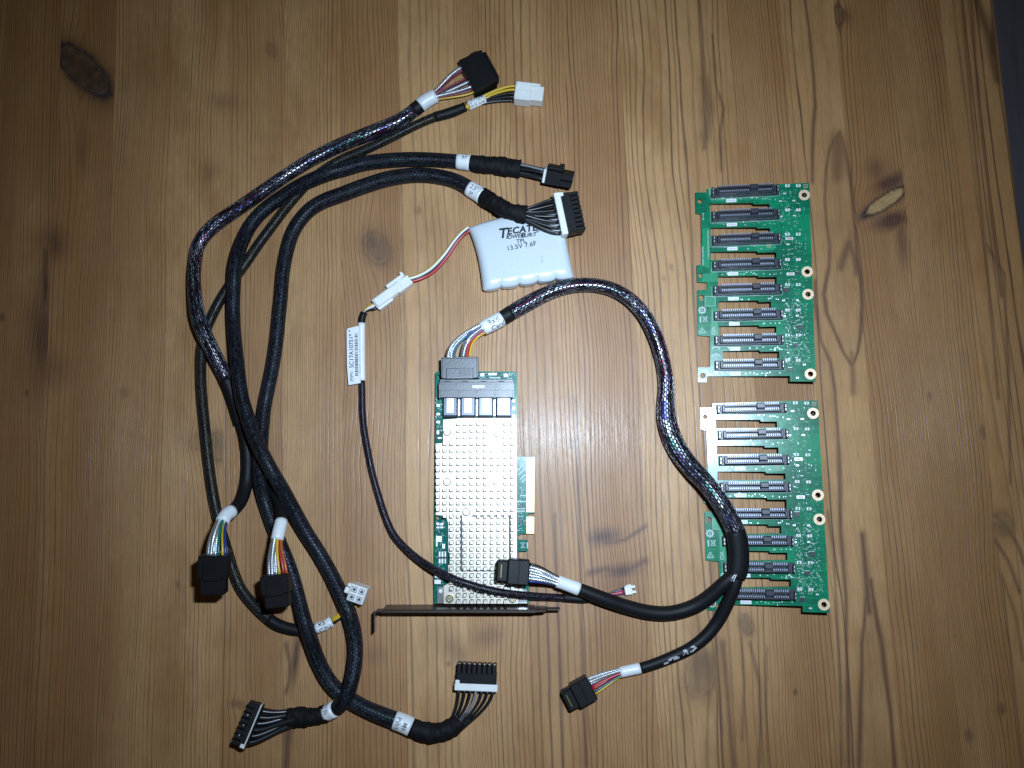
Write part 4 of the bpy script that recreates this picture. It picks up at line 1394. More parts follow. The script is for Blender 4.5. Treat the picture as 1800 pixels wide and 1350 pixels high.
g = G().box(M, 0, ln * .58, -.0062, .0062, .001, .0112, .0005).box(M, ln * .55, ln, -.0052, .0050, .0016, .0104, .0005)
wp = obj('plug_housing', g, 'white_plastic', thin)
obj('latch', G().box(M, .001, ln * .80, .0036, .0058, .0110, .0122, .0004).box(M, ln * .1, ln * .62, -.0010, .0006, .0111, .0116, .0002), 'white_plastic', wp)
obj('latch', G().box(M, .001, ln * .86, .0052, .0072, .006, .0096, .0005), 'white_plastic', wp)
ends = [(M @ Vector((.0003, .0044 - k * .0013, .0075 - (k % 2) * .0028)), dirv(M)) for k in range(8)]
fan(thin, swA, swA.at(854, 174), ends, .006, .009, .85, ['wire_yellow', 'wire_yellow', 'wire_yellow', 'wire_yellow', 'wire_black', 'wire_black', 'wire_black', 'wire_black'], sgn=-1, back=.010, spread=.8)
wire(thin, bez(P(818, 188.5, 4.5), (P(826, 185.5, 4.5) - P(818, 188.5, 4.5)) * .3, P(826, 185.5, 4.8), (P(818, 188.5, 4.5) - P(826, 185.5, 4.5)) * .3, 5), 1.9, 'wire_yellow', 'wire')
# four-pole plug lying with its sockets up
M, ln = frame_px((612, 1036), (640, 1046), 14)
M = frame2(P(627, 1045, 14), -.32, 0)
g = G().box(M, -.0052, .0052, -.0052, .0052, .0008, .0140, .0006)
wp = obj('plug_housing', g, 'white_plastic', thin)
gs, gc = G(), G()
for sx in (-1, 1):
    for sy in (-1, 1):
        gs.box(M, sx * .0024 - .0017, sx * .0024 + .0017, sy * .0024 - .0017, sy * .0024 + .0017, .0139, .01408, .00003)
for sx in (-1, 1):
    for sy in (-1, 1):
        cav = G().box(M, sx * .0024 - .0013, sx * .0024 + .0013, sy * .0024 - .0013, sy * .0024 + .0013, .0139, .01418, .00002)
        c_ = obj('cavity', cav, 'white_plastic', wp)
        obj('contact', G().ring(M, .00095, .00055, .0140, .0143, 14, sx * .0024, sy * .0024).cyl(M, .0005, .0139, .01425, 10, None, sx * .0024, sy * .0024), 'ink', c_)
obj('cavity_rim', gs, 'ink_grey', wp, kind='stuff')
obj('latch', G().box(M, -.0085, -.0050, -.0018, .0020, .0035, .0118, .0005).box(M, -.0075, -.0050, .0026, .0048, .006, .0130, .0004), 'white_plastic', wp)
for k in range(4):
    col = 'wire_yellow' if k < 2 else 'wire_black'
    a0 = P(584 + k * .5, 1089 + k * 2.2, 3.0 + (k % 2) * 1.3)
    wire(thin, bez(a0, (P(606, 1079, 2) - P(586, 1091, 2)) * .7, M @ Vector((-.0024 + (k % 2) * .0048, -.0024 + (k // 2) * .0048, .0012)), Vector((-.004, -.008, .0005))), .95, col)

# ------------------------------------------------------------------ upper thick power cable (ends bottom left)
pb = thing('power_cable', 'thick black braided cable from tilted upper plug to plug at bottom left', 'cable', frame2(P(470, 800), 0, 0), 'braided power cables')
swB = Sweep([(925, 297, 7, 4.6, 1.2), (900, 295, 6.6, 5.0, 1.15), (873, 291, 6, 5.2, 1.1), (845, 289, 5.6, 5.2), (816, 285, 5.4, 4.8), (800, 283.5, 5.2, 4.7), (766, 281, 5, 4.7), (733, 280, 5, 4.8), (687, 281.5, 5.3, 4.8), (640, 287, 6.2, 4.8), (610, 295, 8.5, 4.7), (580, 303, 10.5, 4.7), (550, 315, 9.5, 4.6), (522, 329, 7, 4.6),
             (500, 343, 5.5, 4.6), (478, 358, 5, 4.6), (458, 375, 5, 4.6), (442, 394, 5, 4.6), (430, 415, 6, 4.5), (419, 443, 9, 4.5), (413, 470, 11, 4.4), (411, 500, 10.5, 4.4), (410, 530, 8, 4.4), (410, 560, 7, 4.4), (412, 590, 8, 4.4), (415, 620, 10, 4.4), (419, 660, 13, 4.5), (425, 700, 15, 4.5), (435, 733, 16, 4.5), (446, 766, 18, 4.5),
             (461, 797, 20.5, 4.5), (478, 829, 20, 4.5), (496, 860, 15.5, 4.6), (515, 895, 10, 4.7), (537, 935, 6, 4.7), (561, 973, 5, 4.7), (583, 1012, 5.5, 4.7), (600, 1047, 7.5, 4.7), (613, 1077, 9, 4.7), (621, 1106, 8, 4.7), (625, 1136, 8, 4.6), (624, 1165, 10, 4.6), (618, 1198, 13, 4.5), (609, 1224, 13.5, 4.5), (598, 1240, 11, 4.5), (583, 1249, 8, 4.5), (566, 1256, 6.5, 4.6), (545, 1260, 6, 4.9), (525, 1260, 6, 4.9, 1.1), (505, 1263, 6.5, 4.6, 1.25)])
tube('sleeve', swB, swB.at(808, 284.5), swB.at(592, 1245), 'braid_power', pb)
tube('label', swB, swB.at(828, 287), swB.at(803, 284), 'label_white', pb, dr=.4, segs=30)
tube('label', swB, swB.at(590, 1246), swB.at(573, 1254), 'label_white', pb, dr=.4, segs=30)
tube('tape', swB, swB.at(828, 287), swB.at(914, 296.5), 'tape', pb, dr=.35, lump=.5, seed=2, step=.0011)
tube('tape', swB, swB.at(574, 1253), swB.s[-1], 'tape', pb, dr=.3, lump=.6, seed=3, step=.0011)
for pt in ((816, 285), (582, 1250)):
    for k, tx in enumerate(('2.5"', 'BP')):
        obj('label_print', swB.wrap(text_geo(tx, .0034, .00003), swB.at(*pt), 152 - k * 46, .46, -1, 0), 'ink_grey', pb, recalc=False)
# upper plug, rolled on its side
M, ln = frame_px((950, 304), (1013, 309), 8)
M = Matrix.Translation((0, 0, .0072)) @ M @ Matrix.Rotation(-.95, 4, 'X') @ Matrix.Rotation(.10, 4, 'Y') @ Matrix.Rotation(-.10, 4, 'Z')
power_plug(pb, M, ln * .92, .0145, -.0046, .0046, 5, .0018, .0005)
obj('latch', G().box(M, .004, .0150, -.0035, .0035, .0045, .0072, .0006).box(M, .0115, .0150, -.0035, .0035, .0068, .0085, .0005), 'black_plastic', pb)
ends = [(M @ Vector((.0027, -.0052 + (k % 5) * .0026, -.002 + (k // 5) * .004)), dirv(M)) for k in range(10)]
fan(pb, swB, swB.at(914, 296.5), ends, .008, .008, .8, ['wire_black'], sgn=-1, back=.008, spread=.8)
wire(pb, bez(P(908, 288.5, 9), P(925, 290, 10) - P(908, 288.5, 9), P(972, 303, 13), P(955, 299, 13) - P(972, 303, 13), 10), .75, 'wire_grey')
# lower plug, standing on edge
M, ln = frame_px((462, 1272), (430, 1257), 9)
A0, A1 = P(470, 1243, 10), P(444, 1312, 8)
d = (A1 - A0)
ang = math.atan2(d.y, d.x) - math.pi / 2
mid = (A0 + A1) / 2
M = Matrix.Translation((mid.x, mid.y, .0095)) @ Matrix.Rotation(ang, 4, 'Z') @ Matrix.Rotation(.12, 4, 'X') @ Matrix.Rotation(-.12, 4, 'Y')
M = Matrix.Translation((0, 0, .001)) @ M
power_plug(pb, M, .0112, d.length * 1.02, -.0042, .0042, 8, .0010, .0004)
gd = G()
for q in range(3):
    for w in range(2):
        gd.box(M, .0085, .0093, -.006 + q * .006, -.0050 + q * .006, .0044 + w * .00001, .0049)
obj('contact_tips', gd, 'solder', pb, kind='stuff')
ends = [(M @ Vector((.0034, -.0095 + (k % 6) * .0038, -.002 + (k // 6) * .004)), dirv(M)) for k in range(12)]
fan(pb, swB, swB.at(500, 1263), ends, .010, .006, 1.35, ['wire_black'], sgn=1, back=.008, spread=.9)

# ------------------------------------------------------------------ second thick power cable (ends bottom middle)
pc = thing('power_cable', 'thick black braided cable between plug by the pale battery pack and upright plug at bottom', 'cable', frame2(P(465, 715), 0, 0), 'braided power cables')
swC = Sweep([(940, 379.5, 17, 4.3, 1.3), (915, 375.5, 17, 4.5, 1.15), (890, 368.5, 15.5, 4.8), (866, 355, 12, 5.2), (850, 346, 8, 5.2), (835, 337, 6, 5.0), (803, 319, 5.2, 4.9), (771, 310.5, 5, 4.9), (733, 307.5, 5, 4.9), (687, 313, 5, 5.0), (640, 327, 5, 5.0), (600, 342, 5, 5.0), (570, 353, 5, 4.9), (548, 366, 5, 4.8), (530, 384, 5, 4.7), (515, 408, 5, 4.6), (506, 435, 5, 4.5),
             (498, 475, 5, 4.4), (494, 520, 5, 4.4), (490, 560, 5, 4.4), (486, 600, 5, 4.4), (480, 640, 5, 4.4), (472, 680, 5, 4.4), (465, 715, 5.3, 4.4), (461, 753, 7.5, 4.4), (459, 785, 10.5, 4.4), (457, 815, 11.5, 4.4), (457, 840, 9.5, 4.4), (462, 868, 6, 4.4), (470, 895, 5, 4.4), (481, 926, 5, 4.4), (494, 960, 5, 4.4), (508, 995, 5, 4.4),
             (519, 1030, 5.5, 4.4), (528, 1065, 8, 4.4), (536, 1095, 10.5, 4.5), (546, 1125, 9, 4.6), (559, 1162, 5.8, 4.7), (576, 1194, 5, 4.8), (593, 1214, 5, 4.8), (615, 1230, 5, 4.9), (642, 1245, 5, 4.9), (675, 1259, 5.2, 5.1), (708, 1271, 5.5, 5.2), (740, 1285, 5.6, 5.4), (764, 1288, 5.6, 5.4), (788, 1282, 6, 5.2), (805, 1269, 6.2, 4.6, 1.1), (816, 1252, 6.5, 4.2, 1.3)])
tube('sleeve', swC, swC.at(826, 332), swC.at(698, 1268), 'braid_power', pc)
tube('label', swC, swC.at(849, 345), swC.at(824, 331), 'label_white', pc, dr=.4, segs=30)
tube('label', swC, swC.at(694, 1266), swC.at(723, 1278), 'label_white', pc, dr=.4, segs=30)
tube('tape', swC, swC.at(848, 345), swC.at(925, 379.5), 'tape', pc, dr=.35, lump=.6, seed=5, step=.0011)
tube('tape', swC, swC.at(722, 1278), swC.at(808, 1265), 'tape', pc, dr=.3, lump=.5, seed=6, step=.0011)
geo = text_geo('2.5"', .0044, .00004)
obj('label_print', swC.wrap(geo, swC.at(836, 337), 95, .46, -1, 0), 'ink_grey', pc, recalc=False)
geo = text_geo('BP', .003, .00004)
obj('label_print', swC.wrap(geo, swC.at(834, 338), 50, .46, -1, 0), 'ink_grey', pc, recalc=False)
for k, tx in enumerate(('MB', 'PWR')):
    geo = text_geo(tx, .0040, .00003)
    obj('label_print', swC.wrap(geo, swC.at(712, 1273) - k * .0046, 92, .46, 1, -90), 'ink_grey', pc, recalc=False)
# plug beside the pack: lying on the pack's corner
M, ln = frame_px((979, 381), (1021, 373), 14)
M = Matrix.Translation((0, 0, .0145)) @ M @ Matrix.Rotation(.05, 4, 'Y')
power_plug(pc, M, ln, .0268, -.0040, .0048, 9)
ends = [(M @ Vector((.0003, -.0115 + (k % 7) * .0038, -.002 + (k // 7) * .004)), dirv(M)) for k in range(14)]
fan(pc, swC, swC.at(925, 377.5), ends, .009, .009, .80, ['wire_black'], sgn=-1, back=.008, spread=.6)
M, ln = frame_px((837, 1212), (839, 1166), 7)
M = Matrix.Translation((0, 0, .0065)) @ M
power_plug(pc, M, ln, .0246, -.0045, .0045, 8)
ends = [(M @ Vector((.0003, -.0105 + (k % 7) * .0035, -.002 + (k // 7) * .004)), dirv(M)) for k in range(14)]
fan(pc, swC, swC.at(808, 1265), ends, .007, .011, .75, ['wire_black', 'wire_black', 'wire_grey', 'wire_black'], sgn=1, back=.008, spread=.95)

# ------------------------------------------------------------------ capacitor pack
pack = thing('capacitor_pack', 'pale shrink-wrapped pack of five cells with black print and red and white leads', 'capacitor pack', frame2(P(920, 450), 0, 0))
bl, brr = P(849, 512, 2), P(1008, 489, 2)
tl, tr = P(831, 401, 6), P(985, 379, 6)
xd = (brr - bl)
xd.z = 0
angp = math.atan2(xd.y, xd.x)
PM = frame2(bl, angp, 0)
PI = PM.inverted()
wid = xd.length
hgt = (PI @ Vector((tl.x, tl.y, 0))).y
shear = ((PI @ Vector((tl.x, tl.y, 0))).x - 0) / hgt
cell = wid / 5
NU, NV = 100, 56


def pack_pt(u, v, top):
    """u across the cells 0..1, v from the bottom end 0..1"""
    x = u * wid
    ph_ = (u * 5) % 1.0
    rr = cell / 2
    cyl = math.sqrt(max(0, 1 - ((ph_ - .5) * 2) ** 2))
    k = u * 5
    edge_l, edge_r = min(1, k / .5), min(1, (5 - k) / .5)
    endu = math.sqrt(max(0, 1 - (1 - min(edge_l, edge_r)) ** 2))
    # film bridges the cells; it sinks in more at the bottom end
    sink = .06 * math.exp(-v * 7) + .010
    prof = (1 - sink * (1 - cyl) * 1.6) * endu
    dv, dt = min(v, 1) * hgt, (1 - v) * hgt
    rb = .0052
    eb = math.sqrt(max(0, 1 - max(0, 1 - dv / rb) ** 2))
    rt = .012
    et = math.sqrt(max(0, 1 - max(0, 1 - dt / rt) ** 2))
    hfac = prof * (.42 + .58 * eb) * (.40 + .60 * et)
    z = rr * 1.0 + rr * hfac if top else rr * 1.0 - rr * hfac * .98
    bulge = -.0016 * cyl * math.exp(-v * 9) * 1.0
    y = v * hgt + bulge * (1 - v) + .004 * math.sin(math.pi * u) * v ** 3
    xx = x + shear * v * hgt + (-.003 * (v ** 3) * (1 - 2 * u) if u < .5 else 0)
    xx += -.0006 * math.sin(math.pi * v) * (-1 if u < .5 else 1) * abs(2 * u - 1)
    return PM @ Vector((xx, y, z + .0002))


g = G()
us = [.5 - .5 * math.cos(math.pi * i / NU) * 1 if 0 else i / NU for i in range(NU + 1)]
vs_ = [(j / NV) ** 1.5 for j in range(NV + 1)]
for top in (True, False):
    k0 = len(g.v)
    for v in vs_:
        for u in us:
            g.v.append(pack_pt(u, v, top))
    w = NU + 1
    for j in range(NV):
        for i in range(NU):
            f = (k0 + j * w + i, k0 + j * w + i + 1, k0 + (j + 1) * w + i + 1, k0 + (j + 1) * w + i)
            g.f.append(f if top else f[::-1])
off = (NU + 1) * (NV + 1)
w = NU + 1
for i in range(NU):
    g.f.append((i + 1, i, off + i, off + i + 1))
    g.f.append((NV * w + i, NV * w + i + 1, off + NV * w + i + 1, off + NV * w + i))
wrap = obj('shrink_wrap', g, 'pack_wrap', pack, smooth=True)
auto_smooth(wrap, 55)
zt = cell + .0002


def pack_text(body, px, py, size, bold=0., shr=0., mat='ink', sp=1.0, align='CENTER', parent=None, rot=0.0):
    vs, fs = text_geo(body, size, bold, shr, align, sp)
    c = PI @ P(px, py, zt * 1e3)
    M = PM @ Matrix.Translation((c.x, c.y, 0)) @ Matrix.Rotation(rot, 4, 'Z')
    out = []
    for v in vs:
        w_ = PI @ (M @ Vector((v.x, v.y, 0)))
        vv = min(1, max(0, w_.y / hgt))
        uu = min(1, max(0, (w_.x - shear * vv * hgt) / wid))
        for _ in range(6):
            vv = min(1, max(0, (w_.y - .004 * math.sin(math.pi * uu) * vv ** 3) / hgt))
            uu = min(1, max(0, (w_.x - shear * vv * hgt) / wid))
        q = pack_pt(uu, vv, True)
        ww = M @ Vector((v.x, v.y, 0))
        out.append(Vector((ww.x, ww.y, q.z + .00025)))
    return obj('printed_text', G().add(out, fs), mat, pack, recalc=False)


pack_text('T', 886.3, 409.5, .0094, .00026, .22, rot=-.02)
pack_text('ECATE', 918.5, 403.0, .0062, .00024, .22, rot=.0, sp=1.1)
pack_text('P', 893.2, 415.6, .0046, .00012, .25, rot=.0)
pack_text('OWER', 906.5, 415.2, .0036, .00010, .25, rot=.0)
pack_text('B', 919.8, 413.4, .0046, .00012, .25, rot=.0)
pack_text('UR', 928.3, 413.2, .0036, .00010, .25, rot=.0)
pack_text('T', 941.3, 411.6, .0038, .00010, .25, rot=.0)
pack_text('®', 945.5, 405.5, .0030, .00005, 0, mat='ink_grey')
pack_text('TPL', 916, 423.6, .0039, .00006, 0, rot=.0)
pack_text('13.5V 7.6F', 917.5, 432.0, .0043, .00006, 0, rot=.04, sp=1.06)
# small star in the brand line, and a faint date code
c = PI @ P(935.5, 412.5, zt * 1e3)
pts = [(c.x + (.0015 if k % 2 == 0 else .0006) * math.cos(k * math.pi / 5 + .5), c.y + (.0017 if k % 2 == 0 else .0006) * math.sin(k * math.pi / 5 + .5)) for k in range(10)]
inn = [(c.x + (x - c.x) * .55, c.y + (y - c.y) * .55) for x, y in pts]
obj('star_mark', G().plate([pts, inn], PM, zt - .0004, zt + .00006), 'ink_grey', pack)
pack_text('0415', 953, 456, .0026, 0, 0, mat='ink_worn', rot=1.55)
obj('underfold', G().box(PM, wid * .06, wid * .94, .0006, .004, .0002, .0012, .0003), 'pack_wrap', pack)
# leads to the white coupling
lead = [(826, 402, 6), (813, 412, 5), (800, 427, 4), (787, 446, 3), (773, 463, 2.6), (758, 477, 3), (739, 487.5, 4), (716, 494.5, 4.6)]
for k, (off_, m, dz) in enumerate(((-5.0, 'wire_yellow', -1.4), (-3.4, 'wire_white', .4), (-.3, 'wire_black', .9), (2.6, 'wire_red', .4), (3.2, 'wire_maroon', -1.0))):
    pts = []
    for q, (x, y, z) in enumerate(lead):
        x0, y0 = lead[max(0, q - 1)][:2]
        x1, y1 = lead[min(len(lead) - 1, q + 1)][:2]
        l = math.hypot(x1 - x0, y1 - y0)
        nx, ny = -(y1 - y0) / l, (x1 - x0) / l
        f_ = 1 - .15 * math.sin(q)
        pts.append(P(x - nx * off_ * f_, y - ny * off_ * f_, max(1.0, z + dz)))
    wire(pack, pts, .92 if m != 'wire_black' else .62, m)
CM, cl = frame_px((724, 490.5), (660, 537.5), 4.5)
h0 = obj('plug_housing', G().box(CM, .001, cl * .42, -.0034, .0034, .0010, .0078, .0004).box(CM, cl * .20, cl * .30, -.0035, .0035, .0075, .0082, .0001), 'white_plastic', pack)
obj('latch', G().box(CM, cl * .12, cl * .56, -.0068, -.0042, .0030, .0058, .0005).box(CM, cl * .08, cl * .15, -.0080, -.0044, .0034, .0060, .0004).box(CM, cl * .2, cl * .3, -.0044, -.0032, .0034, .0054, .0003), 'white_plastic', h0)

# ------------------------------------------------------------------ lead between the pack and the card's small plug
ext = thing('battery_lead', 'thin braided lead with white part-number flag and tiny white plug at its end', 'cable', frame2(P(650, 800), 0, 0))
h1 = obj('coupling_housing', G().box(CM, cl * .42, cl, -.0041, .0030, .0008, .0068, .0004).box(CM, cl * .40, cl * .97, -.0032, .0028, .0066, .0086, .0004), 'white_plastic', ext)
obj('coupling_step', G().box(CM, cl * .60, cl * .985, .0026, .0042, .0010, .0060, .0003), 'white_plastic', h1)
swE = Sweep([(640, 549, 3.5, 2.0), (636.5, 560, 3, 2.1), (635.5, 575, 2.8, 2.1), (635.5, 620, 2.6, 2.1), (636, 665, 2.6, 2.1), (636.5, 690, 2.4, 2.2), (637, 720, 2.3, 2.2), (640, 755, 2.3, 2.2), (646, 790, 2.3, 2.2), (654, 830, 2.3, 2.2), (665, 870, 2.4, 2.25), (678, 910, 2.8, 2.3), (692, 940, 3.6, 2.35), (712, 963, 5.0, 2.35), (737, 984, 7.5, 2.35),
             (765, 1001.5, 11.5, 2.35), (798, 1018, 14.2, 2.35), (830, 1029, 14.4, 2.35), (862, 1037.5, 14.3, 2.35), (893, 1043, 13, 2.3), (920, 1046, 10.0, 2.3), (945, 1048, 7.0, 2.25), (978, 1050, 4.2, 2.25), (999, 1051, 3.0, 2.4), (1025, 1053, 2.6, 2.3), (1050, 1051, 2.6, 2.0)])
tube('sleeve', swE, swE.at(635, 669), swE.at(990, 1050.5), 'braid_fine', ext, segs=16)
tube('heat_shrink', swE, None, swE.at(635.5, 572), 'shrink', ext, dr=.2)
tube('heat_shrink', swE, swE.at(988, 1050.5), None, 'shrink', ext, dr=.25)
fl = tube('flag_label', swE, swE.at(635, 570), swE.at(636, 671), 'label_white', ext, dr=.28, segs=26)
quad = [(611, 577.5), (628.5, 573), (633, 573.5), (634, 673), (630, 674), (612.5, 677), (609.8, 640), (609.3, 582)]
obj('flag', plate_px([quad], 4.55, 4.75), 'label_white', fl)
z = 4.8e-3
A0, A1 = P(619, 670, 4.8), P(615.5, 586, 4.8)


def flag_text(body, px, py, size, bold=0., mat='ink', ang=math.radians(92.5)):
    vs, fs = text_geo(body, size, bold, 0)
    M = frame2(P(px, py, 4.8), ang, 0)
    return obj('label_print', G().add([(lambda q: (q.x, q.y, z))(M @ Vector((v.x, v.y, 0))) for v in vs], fs), mat, fl, recalc=False)


flag_text('SC17A10751*', 617.3, 616.5, .0039, .00005)
flag_text('(P)PN', 618.8, 662, .0027, .00002)
g = G()
y = 586.0
R = random.Random(3)
while y < 661:
    hh = R.choice([.7, .7, 1.4, 2.0])
    a, b_ = P(623.2 + (y - 586) * .012, y + hh, 4.8), P(629.0 + (y - 586) * .012, y, 4.8)
    g.box(ID, a.x, b_.x, a.y, b_.y, z - .0001, z + .00003)
    y += hh + R.choice([.8, 1.0, 1.6])
obj('barcode', g, 'ink', fl, kind='stuff')
M = frame2(P(614, 582, 4.8), 0, 4.7)
obj('dot_mark', G().cyl(M, .0005, 0, .0001, 12), 'ink', fl)
for tx, pt, an, sz in (('MADE IN CHINA', (635, 636), 118, .0022), ('. .. ... . .... .. ..', (635, 620), 62, .0026)):
    obj('label_print', swE.wrap(text_geo(tx, sz, .00001), swE.at(*pt), an, .33, -1, 0), 'ink_grey', fl, recalc=False)
for k, (m, o_) in enumerate((('wire_yellow', -1.6), ('wire_white', 0), ('wire_purple', 1.6), ('wire_black', .6))):
    a = CM @ Vector((cl - .0003, (k - 1.5) * .0013, .0035 + (k % 2) * .0008))
    b_ = P(640 + o_ * .3, 550, 3.5)
    wire(ext, bez(b_, (P(645, 541, 4) - P(639, 551, 4)) + Vector((o_ * .0006, 0, 0)), a, (CM.to_3x3() @ Vector((.004, 0, 0)))), .75, m)
M, ln = frame_px((1098, 1038.5), (1117, 1035), 3)
wp = obj('plug_housing', G().box(M, 0, ln * .55, -.0027, .0027, .0006, .0046, .0003).box(M, ln * .5, ln, -.0024, -.0008, .0008, .0044, .0002).box(M, ln * .5, ln, .0008, .0024, .0008, .0044, .0002)
         .box(M, ln * .2, ln * .7, -.0032, .0032, .0014, .0030, .0003), 'white_plastic', ext)
for k in range(4):
    a = M @ Vector((.0002, (k - 1.5) * .0011, .0022 + (k % 2) * .0008))
    wire(ext, bez(P(1048, 1051 + (k - 1.5) * .7, 2.6), P(1066, 1047, 2.6) - P(1050, 1051, 2.6), a, M.to_3x3() @ Vector((-.006, 0, 0))), .62, ['wire_purple', 'wire_red', 'wire_purple', 'wire_black'][k])

# ------------------------------------------------------------------ cable between the card and the backplane side
raid = thing('signal_cable', 'thick braided cable plugged into the card that forks into two smooth black legs', 'cable', frame2(P(1173, 690), 0, 0), 'braided signal cables')
swR = Sweep([(840, 584, 10, 4.0), (853, 575, 9.6, 4.3), (867, 568, 9, 4.5), (887, 557, 8, 4.6), (905, 546, 7, 5.0), (928, 533, 6, 5.1), (955, 519, 5.6, 4.9), (985, 507, 5.4, 4.8), (1017, 501, 5.4, 4.7), (1050, 502, 5.5, 4.6), (1080, 510, 6.5, 4.6), (1107, 526, 8, 4.6), (1130, 550, 8.5, 4.7), (1148, 582, 8.5, 4.8), (1160, 615, 8, 4.8), (1168, 650, 7, 4.8),
             (1171, 683, 6, 4.9, 1.05), (1170, 715, 5.2, 5.1, 1.15), (1173, 743, 5, 5.3, 1.22), (1182, 772, 5.2, 5.4, 1.22), (1198, 801, 7, 5.4, 1.2), (1218, 826, 10, 5.4, 1.15), (1241, 850, 14, 5.3, 1.1), (1262, 877, 16.5, 5.2, 1.1), (1279, 905, 17, 5.3, 1.1), (1291, 930, 17, 5.4, 1.1), (1297, 955, 16.5, 5.4, 1.12), (1299, 980, 16, 5.2, 1.15), (1297, 1003, 15.5, 4.9, 1.2), (1293, 1016, 15, 4.4, 1.2)])
tube('sleeve', swR, swR.at(892, 554), swR.at(1293, 940), 'braid_sas', raid, segs=24)
tube('heat_shrink', swR, swR.at(876, 563), swR.at(897, 551), 'shrink', raid, dr=.25)
tube('heat_shrink', swR, swR.at(1292, 936), None, 'shrink', raid, dr=.25, segs=24)
tube('label', swR, swR.at(849, 578), swR.at(884, 559), 'label_white', raid, dr=.45, segs=30)
for k, tx in enumerate(('Raid', 'Card')):
    obj('label_print', swR.wrap(text_geo(tx, .0046, .00004), swR.at(866, 568) + .001 + k * .0012, 84 + k * 52, .52, 1, 0), 'ink', raid, recalc=False)
# legs
swR1 = Sweep([(1297, 1000, 15, 3.9), (1287, 1013, 14.5, 4.0), (1272, 1026, 13, 4.2), (1250, 1046, 9.5, 4.4), (1225, 1063, 6.5, 4.4), (1200, 1073, 5, 4.4), (1172, 1078, 5, 4.4), (1140, 1076, 5.4, 4.4), (1100, 1066, 7.0, 4.3), (1060, 1052, 9.5, 4.2), (1024, 1038, 11, 3.9), (997, 1028, 12, 3.6), (975, 1020, 13.5, 3.6)])
tube('heat_shrink', swR1, None, swR1.at(1014, 1034), 'shrink', raid, dr=.1)
tube('label', swR1, swR1.at(1016, 1035), swR1.at(978, 1021), 'label_white', raid, dr=.3, segs=28)
swR2 = Sweep([(1297, 1004, 15, 3.7), (1292, 1028, 14, 3.8), (1280, 1058, 10.5, 3.9), (1262, 1092, 6.0, 3.9), (1240, 1119, 4.4, 3.8), (1214, 1139, 4.2, 3.6), (1183, 1154, 4.2, 3.4), (1150, 1167, 4.2, 3.2), (1127, 1174, 4.3, 3.1), (1108, 1178, 4.4, 3.0), (1090, 1182, 4.6, 3.0)])
tube('heat_shrink', swR2, None, swR2.at(1124, 1174.5), 'shrink', raid, dr=.1)
tube('label', swR2, swR2.at(1127, 1174), swR2.at(1089, 1182), 'label_white', raid, dr=.3, segs=28)
R = random.Random(21)
for pt, n in (((1212, 1140), 9), ((1178, 1156), 7)):                 # what is left of a worn paper label
    s = swR2.at(*pt)
    for k in range(n):
        x, y, w, h = R.uniform(-.0042, .0042), R.uniform(-.0017, .0014), R.uniform(.0004, .0019), R.uniform(.0002, .0007)
        q = G().box(Matrix.Translation((x, y, 0)) @ Matrix.Rotation(R.uniform(-.5, .5), 4, 'Z'), -w, w, -h, h, 0, .00004)
        obj('worn_label_scrap', swR2.wrap((q.v, q.f), s, 92, .18 + k * .01, -1, 0), 'ink_worn', raid, recalc=False)
for k in range(3):
    wire(raid, [P(1283 + k * 2.5, 1026 - k * .5, 15.5), P(1286 + k * 2, 1018, 18.8), P(1292 + k, 1010, 19.5)], .55, ['wire_silver', 'wire_blue', 'wire_white'][k])
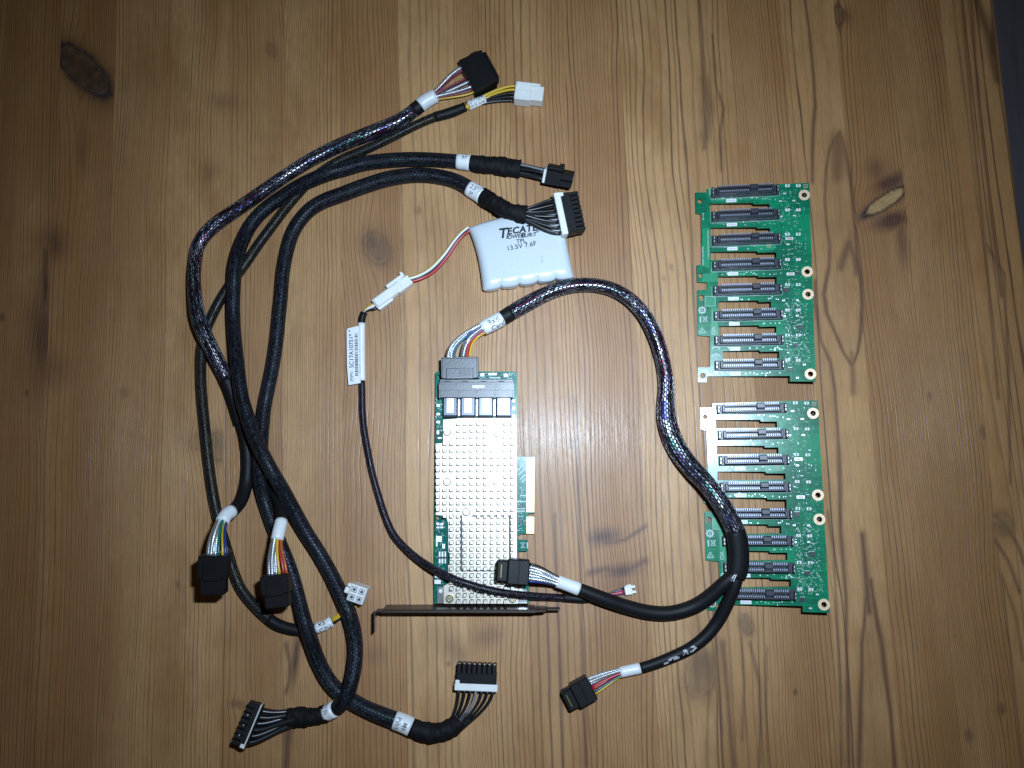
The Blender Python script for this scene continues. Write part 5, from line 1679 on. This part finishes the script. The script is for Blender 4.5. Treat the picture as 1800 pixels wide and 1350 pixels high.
# plug in the card
M, ln = frame_px((808, 628), (808.5, 666), 13)
g = G().box(M, 0, ln, -.0116, .0116, .0060, .0140, .0005)
pl = obj('plug_housing', g, 'port_plastic', raid)
gl = G().box(M, ln * .52, ln * 1.02, -.0085, .0086, .0139, .0150, .0003)
for q in range(6):
    gl.box(M, ln * (.60 + q * .055), ln * (.62 + q * .055), -.0005, .0075, .0149, .0153, .00005)
obj('latch', gl, 'port_plastic', pl)
obj('raised_edge', G().box(M, .0002, ln * .94, -.0118, -.0108, .0135, .0146, .0002).box(M, .0002, ln * .94, .0108, .0118, .0135, .0146, .0002).box(M, 0, .0010, -.0106, .0106, .0137, .0145, .0002), 'port_plastic', pl)
ys = (-.0076, -.0066, -.0055, -.0045, -.0035, .0014, .0024, .0034, .0046, .0056, .0064)
ends = [(M @ Vector((.0003, y, .0118 - (k % 2) * .0016)), dirv(M)) for k, y in enumerate(ys)]
fan(raid, swR, swR.at(849, 578), ends, .008, .013, .85, ['wire_silver', 'wire_white', 'wire_silver', 'wire_blue', 'wire_teal', 'wire_silver', 'wire_silver', 'wire_purple', 'wire_red', 'wire_orange', 'wire_yellow'], sgn=-1, back=.004, spread=.8)
# plug on the heatsink
M, ln = frame_px((930, 1006), (873, 1002), 18)
M = Matrix.Translation((0, 0, .0178)) @ M
sas_plug(raid, M, ln, .0150, -.0054, .0052, nose=.34, latch=False)
obj('housing_rib', G().box(M, ln * .30, ln * .34, -.0070, .0070, .0051, .0057, .0002), 'black_plastic', raid)
ends = [(M @ Vector((.0003, -.005 + k * .0017, .001 + (k % 2) * .0014)), dirv(M)) for k in range(7)]
fan(raid, swR1, swR1.s[-1], ends, .006, .007, .8, ['wire_blue', 'wire_silver', 'wire_silver', 'wire_silver', 'wire_silver', 'wire_silver', 'wire_black'][::-1], 1, back=.004, spread=.75)
# plug at the bottom
M, ln = frame_px((1040, 1207), (993, 1233), 6)
sas_plug(raid, M, ln, .0150, .0006, .0105, nose=.36, latch=False)
obj('housing_rib', G().box(M, ln * .30, ln * .34, -.0070, .0070, .0104, .0110, .0002), 'black_plastic', raid)
ends = [(M @ Vector((.0003, -.0048 + k * .0016, .0058 + (k % 2) * .0014)), dirv(M)) for k in range(7)]
fan(raid, swR2, swR2.s[-1], ends, .006, .007, .75, ['wire_yellow', 'wire_teal', 'wire_red', 'wire_red', 'wire_silver', 'wire_silver', 'wire_silver'][::-1], 1, back=.004, spread=.75)
